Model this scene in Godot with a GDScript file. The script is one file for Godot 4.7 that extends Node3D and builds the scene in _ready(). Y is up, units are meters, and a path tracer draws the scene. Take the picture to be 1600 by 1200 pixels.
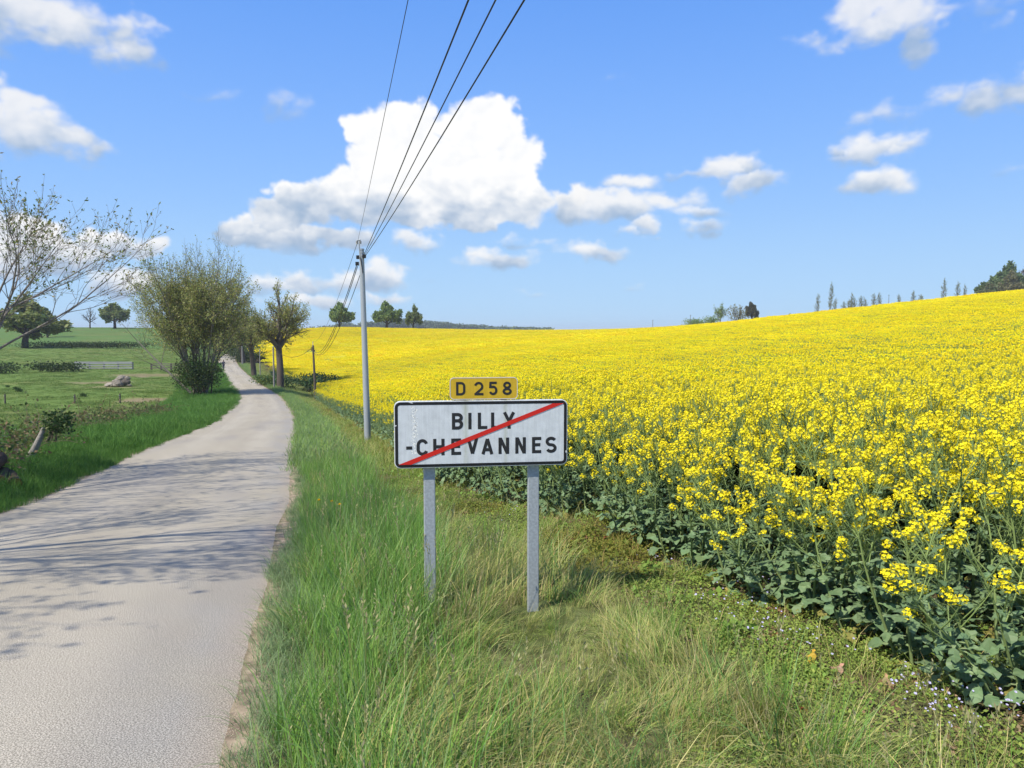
extends Node3D
# A country road beside a rapeseed field, with the sign that marks the end of a village. Camera at x 0, z 0; depth w means z = -w. Heights in the tables are relative to the eye.
const EYE := 1.65
const UPV := Vector3.UP
var rng := RandomNumberGenerator.new()
var hills := FastNoiseLite.new()
var fine := FastNoiseLite.new()
var road_c := PackedFloat32Array()
var road_h := PackedFloat32Array()
var field_e := PackedFloat32Array()
var grid := PackedFloat32Array()
var M := {}
const GT := 97
const GW := 220

class MB:
	var v := PackedVector3Array()
	var n := PackedVector3Array()
	var c := PackedColorArray()
	var uv := PackedVector2Array()
	func tri(a: Vector3, b: Vector3, d: Vector3, col: Color):
		var m := (d - a).cross(b - a).normalized()
		v.append(a); v.append(b); v.append(d)
		n.append(m); n.append(m); n.append(m)
		c.append(col); c.append(col); c.append(col)
	func quad(a: Vector3, b: Vector3, d: Vector3, e: Vector3, col: Color):
		tri(a, b, d, col)
		tri(a, d, e, col)
	func tri_n(a: Vector3, b: Vector3, d: Vector3, na: Vector3, nb: Vector3, nd: Vector3, col: Color):
		if (d - a).cross(b - a).dot(na + nb + nd) < 0.0:
			var q := b
			b = d
			d = q
			q = nb
			nb = nd
			nd = q
		v.append(a); v.append(b); v.append(d)
		n.append(na); n.append(nb); n.append(nd)
		c.append(col); c.append(col); c.append(col)
	func tube(p: PackedVector3Array, r: PackedFloat32Array, sides: int, col: Color, cap := false, col2 = null):
		var k := p.size()
		var prev := PackedVector3Array()
		var prevn := PackedVector3Array()
		var ref := Vector3.ZERO
		for i in k:
			var t := (p[mini(i + 1, k - 1)] - p[maxi(i - 1, 0)]).normalized()
			if i == 0:
				ref = t.cross(Vector3(0.31, 0.2, 0.93)).normalized()
			else:
				ref = (ref - t * ref.dot(t)).normalized()
			var bi := t.cross(ref)
			var ring := PackedVector3Array()
			var rn := PackedVector3Array()
			for j in sides:
				var a := TAU * j / sides
				var d := ref * cos(a) + bi * sin(a)
				rn.append(d)
				ring.append(p[i] + d * r[i])
			if i > 0:
				var cc: Color = col if col2 == null else col.lerp(col2, float(i) / (k - 1))
				for j in sides:
					var j2 := (j + 1) % sides
					tri_n(prev[j], prev[j2], ring[j], prevn[j], prevn[j2], rn[j], cc)
					tri_n(prev[j2], ring[j2], ring[j], prevn[j2], rn[j2], rn[j], cc)
			if cap and (i == 0 or i == k - 1):
				var out := -t if i == 0 else t
				for j in sides:
					tri_n(p[i], ring[j], ring[(j + 1) % sides], out, out, out, col)
			prev = ring
			prevn = rn
	func box(lo: Vector3, hi: Vector3, col: Color, xf := Transform3D()):
		for ax in 3:
			for sg in [-1.0, 1.0]:
				var a1 := (ax + 1) % 3
				var a2 := (ax + 2) % 3
				var q := PackedVector3Array()
				for st in [[0, 0], [1, 0], [1, 1], [0, 1]]:
					var p := Vector3()
					p[ax] = hi[ax] if sg > 0 else lo[ax]
					p[a1] = hi[a1] if st[0] else lo[a1]
					p[a2] = hi[a2] if st[1] else lo[a2]
					q.append(xf * p)
				var m := Vector3()
				m[ax] = sg
				m = xf.basis * m
				tri_n(q[0], q[1], q[2], m, m, m, col)
				tri_n(q[0], q[2], q[3], m, m, m, col)
	func blob(center: Vector3, rad: Vector3, rows: int, cols: int, col: Color, ns: FastNoiseLite = null, amp := 0.0):
		var pts := []
		for i in rows + 1:
			var row := PackedVector3Array()
			var th := PI * i / rows
			for j in cols:
				var ph := TAU * j / cols
				var d := Vector3(sin(th) * cos(ph), cos(th), sin(th) * sin(ph))
				var f := 1.0
				if ns:
					var q := (center + d * rad) * 1.0
					f += amp * ns.get_noise_3dv(q * 100.0 + d * 60.0)
				row.append(center + d * rad * f)
			pts.append(row)
		for i in rows:
			for j in cols:
				var j2 := (j + 1) % cols
				var a: Vector3 = pts[i][j]
				var b: Vector3 = pts[i][j2]
				var d: Vector3 = pts[i + 1][j2]
				var e: Vector3 = pts[i + 1][j]
				for tr in [[a, b, d], [a, d, e]]:
					var m: Vector3 = (tr[2] - tr[0]).cross(tr[1] - tr[0])
					if m.length_squared() > 1e-14:
						m = m.normalized()
						if m.dot((tr[0] + tr[1] + tr[2]) / 3.0 - center) < 0.0:
							m = -m
						tri_n(tr[0], tr[1], tr[2], m, m, m, col)
	func leaf(p: Vector3, d: Vector3, side: Vector3, l: float, w: float, col: Color):
		# a pointed leaf: two triangles folded along the midrib
		var m := p + d * l * 0.5
		tri(p, m + side * w * 0.5, p + d * l, col)
		tri(p, p + d * l, m - side * w * 0.5, col)
	func commit(mat: Material, smooth_uv := false) -> ArrayMesh:
		var a := []
		a.resize(Mesh.ARRAY_MAX)
		a[Mesh.ARRAY_VERTEX] = v
		a[Mesh.ARRAY_NORMAL] = n
		a[Mesh.ARRAY_COLOR] = c
		if uv.size() == v.size():
			a[Mesh.ARRAY_TEX_UV] = uv
		var me := ArrayMesh.new()
		me.add_surface_from_arrays(Mesh.PRIMITIVE_TRIANGLES, a)
		me.surface_set_material(0, mat)
		return me

class Inst:
	var b := PackedFloat32Array()
	var count := 0
	func add(p: Vector3, bs: Basis, col: Color):
		b.append(bs.x.x); b.append(bs.y.x); b.append(bs.z.x); b.append(p.x)
		b.append(bs.x.y); b.append(bs.y.y); b.append(bs.z.y); b.append(p.y)
		b.append(bs.x.z); b.append(bs.y.z); b.append(bs.z.z); b.append(p.z)
		b.append(col.r); b.append(col.g); b.append(col.b); b.append(1.0)
		count += 1

func mm(called: String, mesh: Mesh, inst: Inst, parent: Node3D) -> MultiMeshInstance3D:
	if inst.count == 0:
		return null
	var m := MultiMesh.new()
	m.transform_format = MultiMesh.TRANSFORM_3D
	m.use_colors = true
	m.mesh = mesh
	m.instance_count = inst.count
	m.buffer = inst.b
	var o := MultiMeshInstance3D.new()
	o.multimesh = m
	o.name = called
	o.set_meta("kind", "stuff")
	parent.add_child(o, true)
	return o

var used := {}
func numbered(s: String) -> String:
	if not used.has(s):
		used[s] = 0
		return s
	used[s] += 1
	return "%s_%03d" % [s, used[s]]

func tag(o: Node3D, label: String, category := "", group := "", kind := ""):
	o.set_meta("label", label)
	if category: o.set_meta("category", category)
	if group: o.set_meta("group", group)
	if kind: o.set_meta("kind", kind)

func thing(called: String, at: Vector3, label: String, category: String, group := "", kind := "") -> Node3D:
	var o := Node3D.new()
	o.name = numbered(called)
	add_child(o)
	o.position = at
	tag(o, label, category, group, kind)
	return o

func part(called: String, mesh: Mesh, parent: Node3D, at := Vector3.ZERO) -> MeshInstance3D:
	var o := MeshInstance3D.new()
	o.mesh = mesh
	var nm := called
	var k := 0
	while parent.has_node(nm):
		k += 1
		nm = "%s_%03d" % [called, k]
	o.name = nm
	o.position = at
	parent.add_child(o)
	return o

func copy_of(o: Node3D, at: Vector3, label: String, group := "") -> Node3D:
	var r: Node3D = o.duplicate()
	var base := String(o.name)
	if base.length() > 4 and base[base.length() - 4] == "_" and base.right(3).is_valid_int():
		base = base.left(base.length() - 4)
	r.name = numbered(base)
	add_child(r)
	r.position = at
	r.set_meta("label", label)
	if group:
		r.set_meta("group", group)
	return r

func rf(a: float, b: float) -> float:
	return rng.randf_range(a, b)

func lin(r: float, g: float, b: float) -> Color:
	return Color(r, g, b)

func vary(c: Color, k: float) -> Color:
	var f := 1.0 + rf(-k, k)
	return Color(c.r * f * (1.0 + rf(-k, k) * 0.4), c.g * f, c.b * f * (1.0 + rf(-k, k) * 0.4))

# ---------- curves and ground ----------
func curve(xs: Array, ys: Array, x: float) -> float:
	var k := xs.size()
	if x <= xs[0]:
		return ys[0]
	if x >= xs[k - 1]:
		return ys[k - 1]
	var i := 0
	while xs[i + 1] < x:
		i += 1
	var h: float = xs[i + 1] - xs[i]
	var m: float = (ys[i + 1] - ys[i]) / h
	var m0: float = m
	var m1: float = m
	if i > 0:
		m0 = 0.5 * (m + (ys[i] - ys[i - 1]) / (xs[i] - xs[i - 1]))
	if i < k - 2:
		m1 = 0.5 * (m + (ys[i + 2] - ys[i + 1]) / (xs[i + 2] - xs[i + 1]))
	var t: float = (x - xs[i]) / h
	var t2 := t * t
	var t3 := t2 * t
	return ys[i] * (2 * t3 - 3 * t2 + 1) + m0 * h * (t3 - 2 * t2 + t) + ys[i + 1] * (3 * t2 - 2 * t3) + m1 * h * (t3 - t2)

func look(a: PackedFloat32Array, w: float) -> float:
	var f := clampf((w + 40.0) * 2.0, 0.0, a.size() - 2.0)
	var i := int(f)
	return lerpf(a[i], a[i + 1], minf(f - i, 1.0))

func prepare_ground():
	hills.seed = 11
	hills.frequency = 0.02
	fine.seed = 5
	fine.frequency = 0.8
	var rw := [-40.0, 0.0, 2.7, 3.73, 4.75, 7.2, 9.9, 12.0, 18.6, 33.0, 52.7, 67.6, 81.6, 113.8, 144.0, 200.0, 260.0, 330.0, 420.0]
	var rc := [9.0, -2.2, -2.89, -3.18, -3.45, -4.15, -4.85, -5.47, -7.4, -11.6, -18.1, -23.5, -29.5, -43.0, -55.5, -77.0, -97.0, -118.0, -140.0]
	var re := [-1.3, -1.42, -1.6, -1.72, -1.8, -2.07, -2.36, -2.52, -2.93, -4.0, -5.1, -5.68, -5.95, -6.3, -6.35, -6.4, -6.3, -3.0, -2.0]
	var fw := [-40.0, 0.0, 2.7, 3.4, 4.9, 6.1, 7.3, 8.8, 10.3, 14.5, 19.0, 32.0, 50.0, 66.0, 85.0, 115.0, 150.0, 200.0, 260.0, 330.0, 420.0]
	var fx := [14.0, 3.2, 2.15, 1.95, 1.45, 0.95, 0.4, -0.35, -1.0, -1.95, -3.1, -6.9, -12.4, -17.4, -23.3, -38.5, -52.0, -73.0, -93.0, -114.0, -136.0]
	for i in 921:
		var w := i * 0.5 - 40.0
		road_c.append(curve(rw, rc, w))
		road_h.append(curve(rw, re, w))
		field_e.append(curve(fw, fx, w))
	var tw := [0.0, 2.5, 5.0, 9.0, 14.0, 21.0, 33.0, 50.0, 70.0, 100.0, 150.0, 220.0, 300.0, 360.0, 450.0, 700.0, 1500.0, 4500.0]
	var tt := [-1.0, -0.75, -0.6, -0.45, -0.36, -0.26, -0.13, 0.0, 0.2, 0.4, 0.55, 0.7, 1.1]
	var te := [
		[-1.5, -1.5, -1.5, -1.5, -1.5, -1.5, -1.5, -1.5, -1.5, -1.5, -1.5, -1.5, -1.5],
		[-1.6, -1.6, -1.6, -1.6, -1.6, -1.6, -1.6, -1.62, -1.62, -1.6, -1.6, -1.58, -1.55],
		[-1.7, -1.75, -1.8, -1.85, -1.85, -1.82, -1.78, -1.76, -1.75, -1.72, -1.7, -1.68, -1.62],
		[-1.75, -1.85, -1.95, -2.1, -2.2, -2.1, -2.02, -1.98, -1.9, -1.8, -1.75, -1.68, -1.6],
		[-2.3, -2.4, -2.45, -2.5, -2.6, -2.6, -2.45, -2.2, -2.05, -1.85, -1.72, -1.6, -1.4],
		[-3.7, -3.7, -3.6, -3.35, -3.25, -3.38, -2.95, -2.5, -2.2, -1.85, -1.6, -1.4, -1.0],
		[-5.0, -5.0, -4.9, -4.5, -4.15, -4.15, -3.6, -2.9, -2.3, -1.5, -1.0, -0.6, 0.0],
		[-5.7, -5.7, -5.7, -5.45, -5.25, -5.3, -4.3, -3.2, -2.2, -0.9, -0.1, 0.6, 2.0],
		[-5.8, -5.8, -5.8, -5.8, -5.8, -6.4, -4.8, -3.3, -1.9, 0.1, 1.2, 2.2, 4.0],
		[-5.8, -5.8, -5.8, -5.9, -6.2, -6.6, -4.8, -3.2, -1.3, 1.2, 2.9, 4.4, 7.0],
		[-5.2, -5.2, -5.3, -5.6, -6.3, -5.6, -4.0, -2.6, -0.5, 2.6, 5.0, 7.2, 10.0],
		[-3.6, -3.6, -3.6, -4.0, -6.0, -2.2, -1.8, -1.2, 0.4, 3.9, 7.0, 8.5, 11.0],
		[0.2, 0.2, 0.2, -0.5, -3.0, 0.8, 0.5, 0.0, 0.8, 5.1, 9.7, 11.0, 13.5],
		[2.6, 2.6, 2.6, 2.0, 0.0, 1.0, 0.5, -0.3, 0.3, 5.2, 9.8, 11.3, 14.0],
		[2.0, 2.0, 2.0, 2.0, 1.0, 0.0, -1.0, -2.0, -1.5, 2.0, 6.0, 9.0, 13.0],
		[-8.0, -8.0, -8.0, -8.0, -8.0, -8.0, -8.0, -8.0, -8.0, -8.0, -6.0, -4.0, -2.0],
		[-15.0, -15.0, -15.0, -15.0, -15.0, -15.0, -15.0, -15.0, -15.0, -15.0, -15.0, -15.0, -15.0],
		[-40.0, -40.0, -40.0, -40.0, -40.0, -40.0, -40.0, -40.0, -40.0, -40.0, -40.0, -40.0, -40.0]]
	for i in GW:
		var w := exp(lerpf(log(3.0), log(4503.0), i / (GW - 1.0))) - 3.0
		var row := []
		for k in tt.size():
			var col := []
			for j in tw.size():
				col.append(te[j][k])
			row.append(curve(tw, col, w))
		for j in GT:
			grid.append(curve(tt, row, -1.2 + 2.4 * j / (GT - 1.0)))

func table(x: float, w: float) -> float:
	var ww := maxf(w, 0.0)
	var fi := clampf((log(ww + 3.0) - log(3.0)) / (log(4503.0) - log(3.0)) * (GW - 1.0), 0.0, GW - 1.01)
	var fj := clampf((x / maxf(ww, 3.0) + 1.2) / 2.4 * (GT - 1.0), 0.0, GT - 1.01)
	var i := int(fi)
	var j := int(fj)
	var a := lerpf(grid[i * GT + j], grid[i * GT + j + 1], fj - j)
	var b := lerpf(grid[(i + 1) * GT + j], grid[(i + 1) * GT + j + 1], fj - j)
	return lerpf(a, b, fi - i)

func ground(x: float, w: float) -> float:
	var e := table(x, w)
	if w < 420.0:
		var s := x - look(road_c, w)
		var d := absf(s)
		var r := look(road_h, w)
		if d < 30.0:
			e = lerpf(r, e, smoothstep(2.0, 4.5 + clampf(w * 0.03, 0.0, 5.0), d))
		if s < 0.0:
			# the left bank keeps the height of the road before it falls to the pasture
			e = lerpf(e, r + 0.14 * smoothstep(2.0, 3.5, d), (1.0 - smoothstep(5.2, 9.0, d)) * smoothstep(5.0, 9.0, w) * (1.0 - smoothstep(45.0, 60.0, w)))
		if d < 2.0:
			e -= 0.06 * (1.0 - smoothstep(1.45, 1.62, d))
		e += 0.05 * fine.get_noise_2d(x * 1.3, w * 1.3) * smoothstep(1.95, 2.8, d)
	return e + EYE

func on_ground(x: float, w: float, up := 0.0) -> Vector3:
	return Vector3(x, ground(x, w) + up, -w)

func slope_mesh(ws: PackedFloat32Array, cols: int) -> void:
	pass

# ---------- materials ----------
func noise_tex(kind: int, freq: float, oct: int, lo: float, hi: float, sd: int, size := 512) -> NoiseTexture2D:
	var t := NoiseTexture2D.new()
	var n := FastNoiseLite.new()
	n.seed = sd
	n.noise_type = kind
	n.frequency = freq
	n.fractal_octaves = oct
	t.noise = n
	t.width = size
	t.height = size
	t.seamless = true
	t.normalize = true
	var g := Gradient.new()
	g.set_color(0, Color(lo, lo, lo))
	g.set_color(1, Color(hi, hi, hi))
	t.color_ramp = g
	return t

func leaf_mat(rough := 0.6, thru := 0.5) -> StandardMaterial3D:
	var m := StandardMaterial3D.new()
	m.vertex_color_use_as_albedo = true
	m.roughness = rough
	m.metallic_specular = 0.35
	m.cull_mode = BaseMaterial3D.CULL_DISABLED
	m.backlight_enabled = thru > 0.0
	m.backlight = Color(thru, thru, thru)
	return m

func solid(rough := 0.9, spec := 0.3) -> StandardMaterial3D:
	var m := StandardMaterial3D.new()
	m.vertex_color_use_as_albedo = true
	m.roughness = rough
	m.metallic_specular = spec
	return m

func world_tex(m: StandardMaterial3D, t: Texture2D, scale: float):
	m.albedo_texture = t
	m.uv1_triplanar = true
	m.uv1_world_triplanar = true
	m.uv1_scale = Vector3(scale, scale, scale)

func prepare_materials():
	M.leaf = leaf_mat(0.5, 0.8)
	M.grass = leaf_mat(0.6, 0.8)
	M.grass.metallic_specular = 0.22
	M.rape_leaf = leaf_mat(0.5, 0.5)
	M.petal = leaf_mat(0.7, 0.6)
	M.petal.metallic_specular = 0.15
	M.wood = solid(0.95, 0.2)
	world_tex(M.wood, noise_tex(FastNoiseLite.TYPE_SIMPLEX, 0.03, 5, 0.65, 1.0, 21, 256), 3.0)
	M.twig = solid(0.95, 0.2)
	M.soil = solid(1.0, 0.1)
	world_tex(M.soil, noise_tex(FastNoiseLite.TYPE_SIMPLEX, 0.02, 6, 0.62, 1.0, 3), 0.7)
	M.crop = solid(1.0, 0.1)
	world_tex(M.crop, noise_tex(FastNoiseLite.TYPE_SIMPLEX, 0.04, 5, 0.55, 1.0, 4), 0.35)
	M.road = solid(0.95, 0.2)
	var rt := noise_tex(FastNoiseLite.TYPE_SIMPLEX, 0.07, 4, 0.46, 1.0, 7, 1024)
	rt.noise.fractal_gain = 0.9
	rt.color_ramp.set_offset(0, 0.27)
	rt.color_ramp.set_offset(1, 0.73)
	world_tex(M.road, rt, 1.25)
	var nb := noise_tex(FastNoiseLite.TYPE_SIMPLEX, 0.12, 2, 0.0, 1.0, 7, 1024)
	nb.as_normal_map = true
	nb.bump_strength = 3.0
	nb.color_ramp = null
	M.road.normal_enabled = true
	M.road.normal_texture = nb
	M.road.normal_scale = 0.14
	M.stone = solid(0.95, 0.2)
	world_tex(M.stone, noise_tex(FastNoiseLite.TYPE_SIMPLEX, 0.03, 5, 0.6, 1.0, 9, 256), 1.2)
	M.timber = solid(0.9, 0.2)
	world_tex(M.timber, noise_tex(FastNoiseLite.TYPE_SIMPLEX, 0.05, 4, 0.6, 1.0, 10, 256), 1.0)
	M.zinc = StandardMaterial3D.new()
	M.zinc.albedo_color = Color(0.69, 0.72, 0.74)
	M.zinc.metallic = 0.12
	M.zinc.roughness = 0.55
	M.zinc.uv1_triplanar = true
	M.zinc.uv1_scale = Vector3(3, 3, 3)
	M.zinc.albedo_texture = noise_tex(FastNoiseLite.TYPE_SIMPLEX, 0.05, 4, 0.84, 1.0, 13, 256)
	M.black = StandardMaterial3D.new()
	M.black.albedo_color = Color(0.07, 0.07, 0.08)
	M.black.roughness = 0.5
	M.cable = StandardMaterial3D.new()
	M.cable.albedo_color = Color(0.13, 0.13, 0.15)
	M.cable.roughness = 0.6

# ---------- sky ----------
var sky_w := FastNoiseLite.new()
var sky_b := FastNoiseLite.new()
var sky_g := FastNoiseLite.new()

func sky_blue(el: float) -> Color:
	var e := maxf(el, 0.0)
	return Color(curve([0, 5, 10, 16, 25, 45, 90], [0.41, 0.34, 0.255, 0.185, 0.115, 0.07, 0.045], e), curve([0, 5, 10, 16, 25, 45, 90], [0.61, 0.55, 0.465, 0.385, 0.295, 0.195, 0.145], e), curve([0, 5, 10, 16, 25, 45, 90], [0.80, 0.82, 0.83, 0.82, 0.755, 0.61, 0.50], e))

func sky_at(az: float, el: float, near: Array) -> Color:
	var c := sky_blue(el)
	var out := maxf(smoothstep(37.0, 46.0, absf(az)), smoothstep(24.0, 33.0, el))
	if out > 0.0 and el > -1.0:
		# the same fair-weather clouds over the rest of the sky, on a layer seen in perspective
		var d := Vector3(sin(deg_to_rad(az)) * cos(deg_to_rad(el)), sin(deg_to_rad(el)), cos(deg_to_rad(az)) * cos(deg_to_rad(el)))
		var k := 1.0 / (d.y + 0.12)
		var g := sky_g.get_noise_2d(d.x * k * 30.0, d.z * k * 30.0)
		var a := smoothstep(0.12, 0.38, g) * 0.85 * out
		var lit := lerpf(0.62, 0.95, smoothstep(0.15, 0.5, g))
		c = c.lerp(Color(lit, lit * 1.02, lit * 1.06), a)
	if near.is_empty():
		return c
	var w1 := sky_w.get_noise_2d(az, el * 1.2)
	var w2 := sky_w.get_noise_2d(az + 91.0, el * 1.2 - 47.0)
	var wx := az + w1 * 1.5
	var wy := el + w2 * 1.0
	var bump := sky_b.get_noise_2d(az + w1 * 0.5, el * 1.15 + w2 * 0.5) + 0.55
	var wisp := sky_w.get_noise_2d(az * 1.4 - 33.0, el * 3.2 + 12.0)
	for g in near:
		var kind: float = g[0]
		var best := -9.0
		var who := 0
		var es: Array = g[4]
		for i in range(0, es.size(), 4):
			var dx: float = (wx - es[i]) / es[i + 2]
			var dy: float = (wy - es[i + 1]) / es[i + 3]
			var q := 1.0 - sqrt(dx * dx + dy * dy)
			q *= minf(minf(es[i + 2], es[i + 3]) * 1.1, 1.6)
			if q > best:
				best = q
				who = i
		var d := best + lerpf(wisp * 0.75, bump * 0.55 + wisp * 0.08, kind) - lerpf(-0.2, 0.02, kind)
		if d <= 0.0:
			continue
		var h := 0.0
		if g[2] == g[3]:
			h = clampf((el - es[who + 1]) / es[who + 3] * 0.5 + 0.55, -0.4, 1.2)
		else:
			h = clampf((el - g[2]) / (g[3] - g[2]), -0.4, 1.2)
			h = lerpf(h, maxf(h, (el - es[who + 1]) / es[who + 3] * 0.5 + 0.45), 0.36 * smoothstep(-0.1, 0.15, h))
		var a := smoothstep(0.0, lerpf(1.5, 0.42, kind), d) * float(g[1])
		# flat bases melt into the air below them
		a *= smoothstep(-0.30 - 0.2 * (1.0 - kind), lerpf(0.02, 0.12, kind), h + wisp * 0.12)
		var bump2 := sky_b.get_noise_2d(az + w1 * 0.5 + 0.35, (el - 0.30) * 1.15 + w2 * 0.5) + 0.55
		var big := sky_w.get_noise_2d(az * 0.8 + 200.0, el * 1.2 + 60.0)
		var li := smoothstep(0.02, 0.80, h + bump * 0.10 + wisp * 0.16 + (0.3 - minf(d, 0.6)) * 0.3 * smoothstep(0.2, 0.6, h) + big * 0.4)
		li = clampf(li + (bump - bump2) * 0.42, 0.0, 1.0)
		var top := lerpf(0.72, 0.84, kind)
		var cc := Color(0.30, 0.405, 0.555).lerp(Color(top, top * 1.0, top * 1.0), li)
		c = c.lerp(cc, a)
	return c

func make_sky() -> ImageTexture:
	sky_w.seed = 3
	sky_w.frequency = 0.22
	sky_w.fractal_octaves = 5
	sky_w.fractal_gain = 0.55
	sky_b.seed = 8
	sky_b.noise_type = FastNoiseLite.TYPE_CELLULAR
	sky_b.cellular_return_type = FastNoiseLite.RETURN_DISTANCE
	sky_b.frequency = 0.42
	sky_b.fractal_octaves = 4
	sky_b.fractal_gain = 0.42
	sky_g.seed = 17
	sky_g.frequency = 0.014
	sky_g.fractal_octaves = 5
	# each row: how crisp, how opaque, elevation of base and top, then the lumps as azimuth, elevation, half width, half height in degrees
	var groups := [
		[1.0, 1.0, 6.2, 12.6, [-8.5, 14.8, 3.9, 2.3, -7.5, 15.9, 2.2, 1.4, -10.6, 15.0, 2.0, 1.6, -9.9, 12.7, 2.9, 2.3, -1.9, 15.7, 3.0, 1.8, -0.4, 15.4, 1.7, 2.0, -2.9, 14.1, 3.0, 2.8, 0.2, 12.7, 2.4, 2.4, -4.9, 11.9, 7.3, 3.0, 1.3, 10.6, 2.0, 1.9, -11.6, 10.2, 4.5, 2.2, -7.3, 10.0, 7.2, 2.3, -1.5, 9.6, 4.7, 1.9, -16.7, 9.7, 1.3, 1.2, -15.3, 9.3, 2.7, 1.6, -17.5, 8.3, 2.5, 1.7, -20.4, 7.5, 1.5, 1.2, -17.2, 6.9, 4.5, 1.3, -13.5, 7.0, 3.3, 1.1, -19.5, 6.6, 2.2, 0.9, -4.9, 8.5, 6.3, 0.9, 4.4, 9.8, 1.7, 1.2]],
		[0.6, 0.93, 0.0, 0.0, [5.1, 9.6, 2.9, 1.4, 9.0, 11.1, 2.6, 0.8, 7.8, 9.5, 4.8, 1.4, 11.6, 9.6, 2.8, 0.9, 14.1, 8.9, 2.5, 0.6, 14.7, 7.9, 1.6, 0.7, 9.7, 8.1, 1.6, 0.9, 8.6, 7.6, 1.5, 0.5, 10.9, 7.2, 1.3, 0.2, 15.7, 11.6, 2.9, 1.0, 17.8, 10.9, 2.4, 1.4, 13.5, 11.7, 2.5, 0.5, 16.6, 11.9, 2.3, 1.0]],
		[0.65, 0.95, 8.8, 11.2, [26.0, 10.0, 3.5, 1.1, 26.9, 10.2, 1.9, 1.0, 24.1, 10.1, 1.2, 0.7]],
		[0.6, 0.9, 0.0, 0.0, [26.0, 12.4, 3.0, 1.2, 23.8, 12.7, 1.0, 0.6, 27.1, 12.1, 1.5, 0.9]],
		[0.2, 0.6, 0.0, 0.0, [26.3, 14.6, 2.1, 0.8, 24.4, 14.1, 1.0, 0.7]],
		[0.35, 0.85, 17.2, 21.3, [26.8, 20.6, 3.3, 1.7, 24.1, 19.5, 2.5, 0.6, 22.1, 19.5, 1.8, 0.5, 28.4, 18.7, 1.5, 1.5, 24.6, 21.5, 2.3, 1.7, 27.5, 21.9, 3.4, 1.6, 25.6, 19.8, 2.3, 0.9]],
		[0.1, 0.55, 0.0, 0.0, [31.6, 20.1, 2.2, 0.5, 32.6, 19.1, 0.6, 0.5]],
		[0.35, 0.85, 13.7, 16.4, [30.1, 15.1, 1.5, 0.9, 32.1, 14.6, 2.1, 1.2, 33.9, 14.9, 1.6, 1.2, 35.5, 14.7, 2.4, 1.9]],
		[0.35, 0.9, 16.7, 21.0, [-31.9, 19.4, 4.5, 1.7, -27.0, 19.4, 2.7, 1.1, -28.4, 18.1, 1.9, 0.9, -26.4, 18.7, 2.2, 1.2, -34.0, 19.6, 3.2, 2.2, -25.9, 19.8, 1.5, 0.6, -27.7, 17.8, 1.6, 0.6, -35.9, 18.4, 3.1, 2.6]],
		[0.45, 0.9, 10.4, 14.6, [-33.5, 13.7, 1.7, 1.7, -32.2, 12.8, 2.2, 1.7, -30.5, 12.5, 1.8, 1.3, -29.0, 11.9, 1.3, 0.8, -34.1, 15.6, 1.0, 0.8, -35.5, 13.2, 2.5, 2.4]],
		[0.1, 0.5, 0.0, 0.0, [-17.1, 16.2, 1.4, 1.0, -15.7, 15.9, 1.8, 0.6, -21.7, 16.3, 1.2, 0.4, 7.7, 18.4, 1.2, 0.4, 33.5, 10.2, 0.6, 0.2]],
		[0.9, 1.0, 2.9, 7.8, [-33.2, 5.7, 3.8, 1.9, -33.5, 6.8, 1.6, 1.4, -27.3, 5.8, 2.4, 1.2, -28.5, 6.2, 1.4, 0.9, -31.1, 5.0, 2.9, 1.6, -34.6, 4.9, 2.7, 1.9, -36.5, 5.9, 2.9, 2.3, -25.7, 6.2, 1.2, 0.8]],
		[0.75, 0.92, 0.0, 0.0, [-27.8, 3.3, 2.6, 1.0, -10.3, 4.3, 2.2, 1.3, -11.7, 3.9, 3.7, 1.0, -16.3, 3.8, 2.6, 1.0, -17.3, 3.5, 2.4, 0.9, -15.3, 2.4, 3.1, 0.9, -9.8, 2.6, 2.0, 0.7, -1.0, 5.6, 3.4, 1.0, -2.6, 5.9, 1.2, 0.6, 6.3, 6.2, 2.9, 0.9, 0.0, 6.9, 1.7, 0.4, -7.6, 6.9, 2.2, 0.9]],
		[0.5, 0.8, 0.0, 0.0, [-8.3, 4.8, 1.0, 0.2, -6.8, 4.1, 0.9, 0.2, 1.7, 2.9, 1.3, 0.2, 8.8, 3.4, 0.7, 0.2, 2.5, 6.6, 1.3, 0.4]],
	]
	for g in groups:
		var lo := Vector2(999, 999)
		var hi := Vector2(-999, -999)
		var es: Array = g[4]
		for i in range(0, es.size(), 4):
			lo = lo.min(Vector2(es[i] - es[i + 2], es[i + 1] - es[i + 3]))
			hi = hi.max(Vector2(es[i] + es[i + 2], es[i + 1] + es[i + 3]))
		g.append(lo - Vector2(2.5, 2.5))
		g.append(hi + Vector2(2.5, 2.5))
	var w := 4096
	var h := 2048
	var small := PackedFloat32Array()
	for j in 256:
		for i in 512:
			var az := (i + 0.5) / 512.0 * 360.0
			if az > 180.0: az -= 360.0
			var c := sky_at(az, 90.0 - (j + 0.5) / 256.0 * 180.0, [])
			small.append(c.r); small.append(c.g); small.append(c.b); small.append(1.0)
	var im := Image.create_from_data(512, 256, false, Image.FORMAT_RGBAF, small.to_byte_array())
	im.resize(w, h, Image.INTERPOLATE_CUBIC)
	var y0 := int((90.0 - 33.0) / 180.0 * h)
	var y1 := int(91.0 / 180.0 * h)
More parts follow.
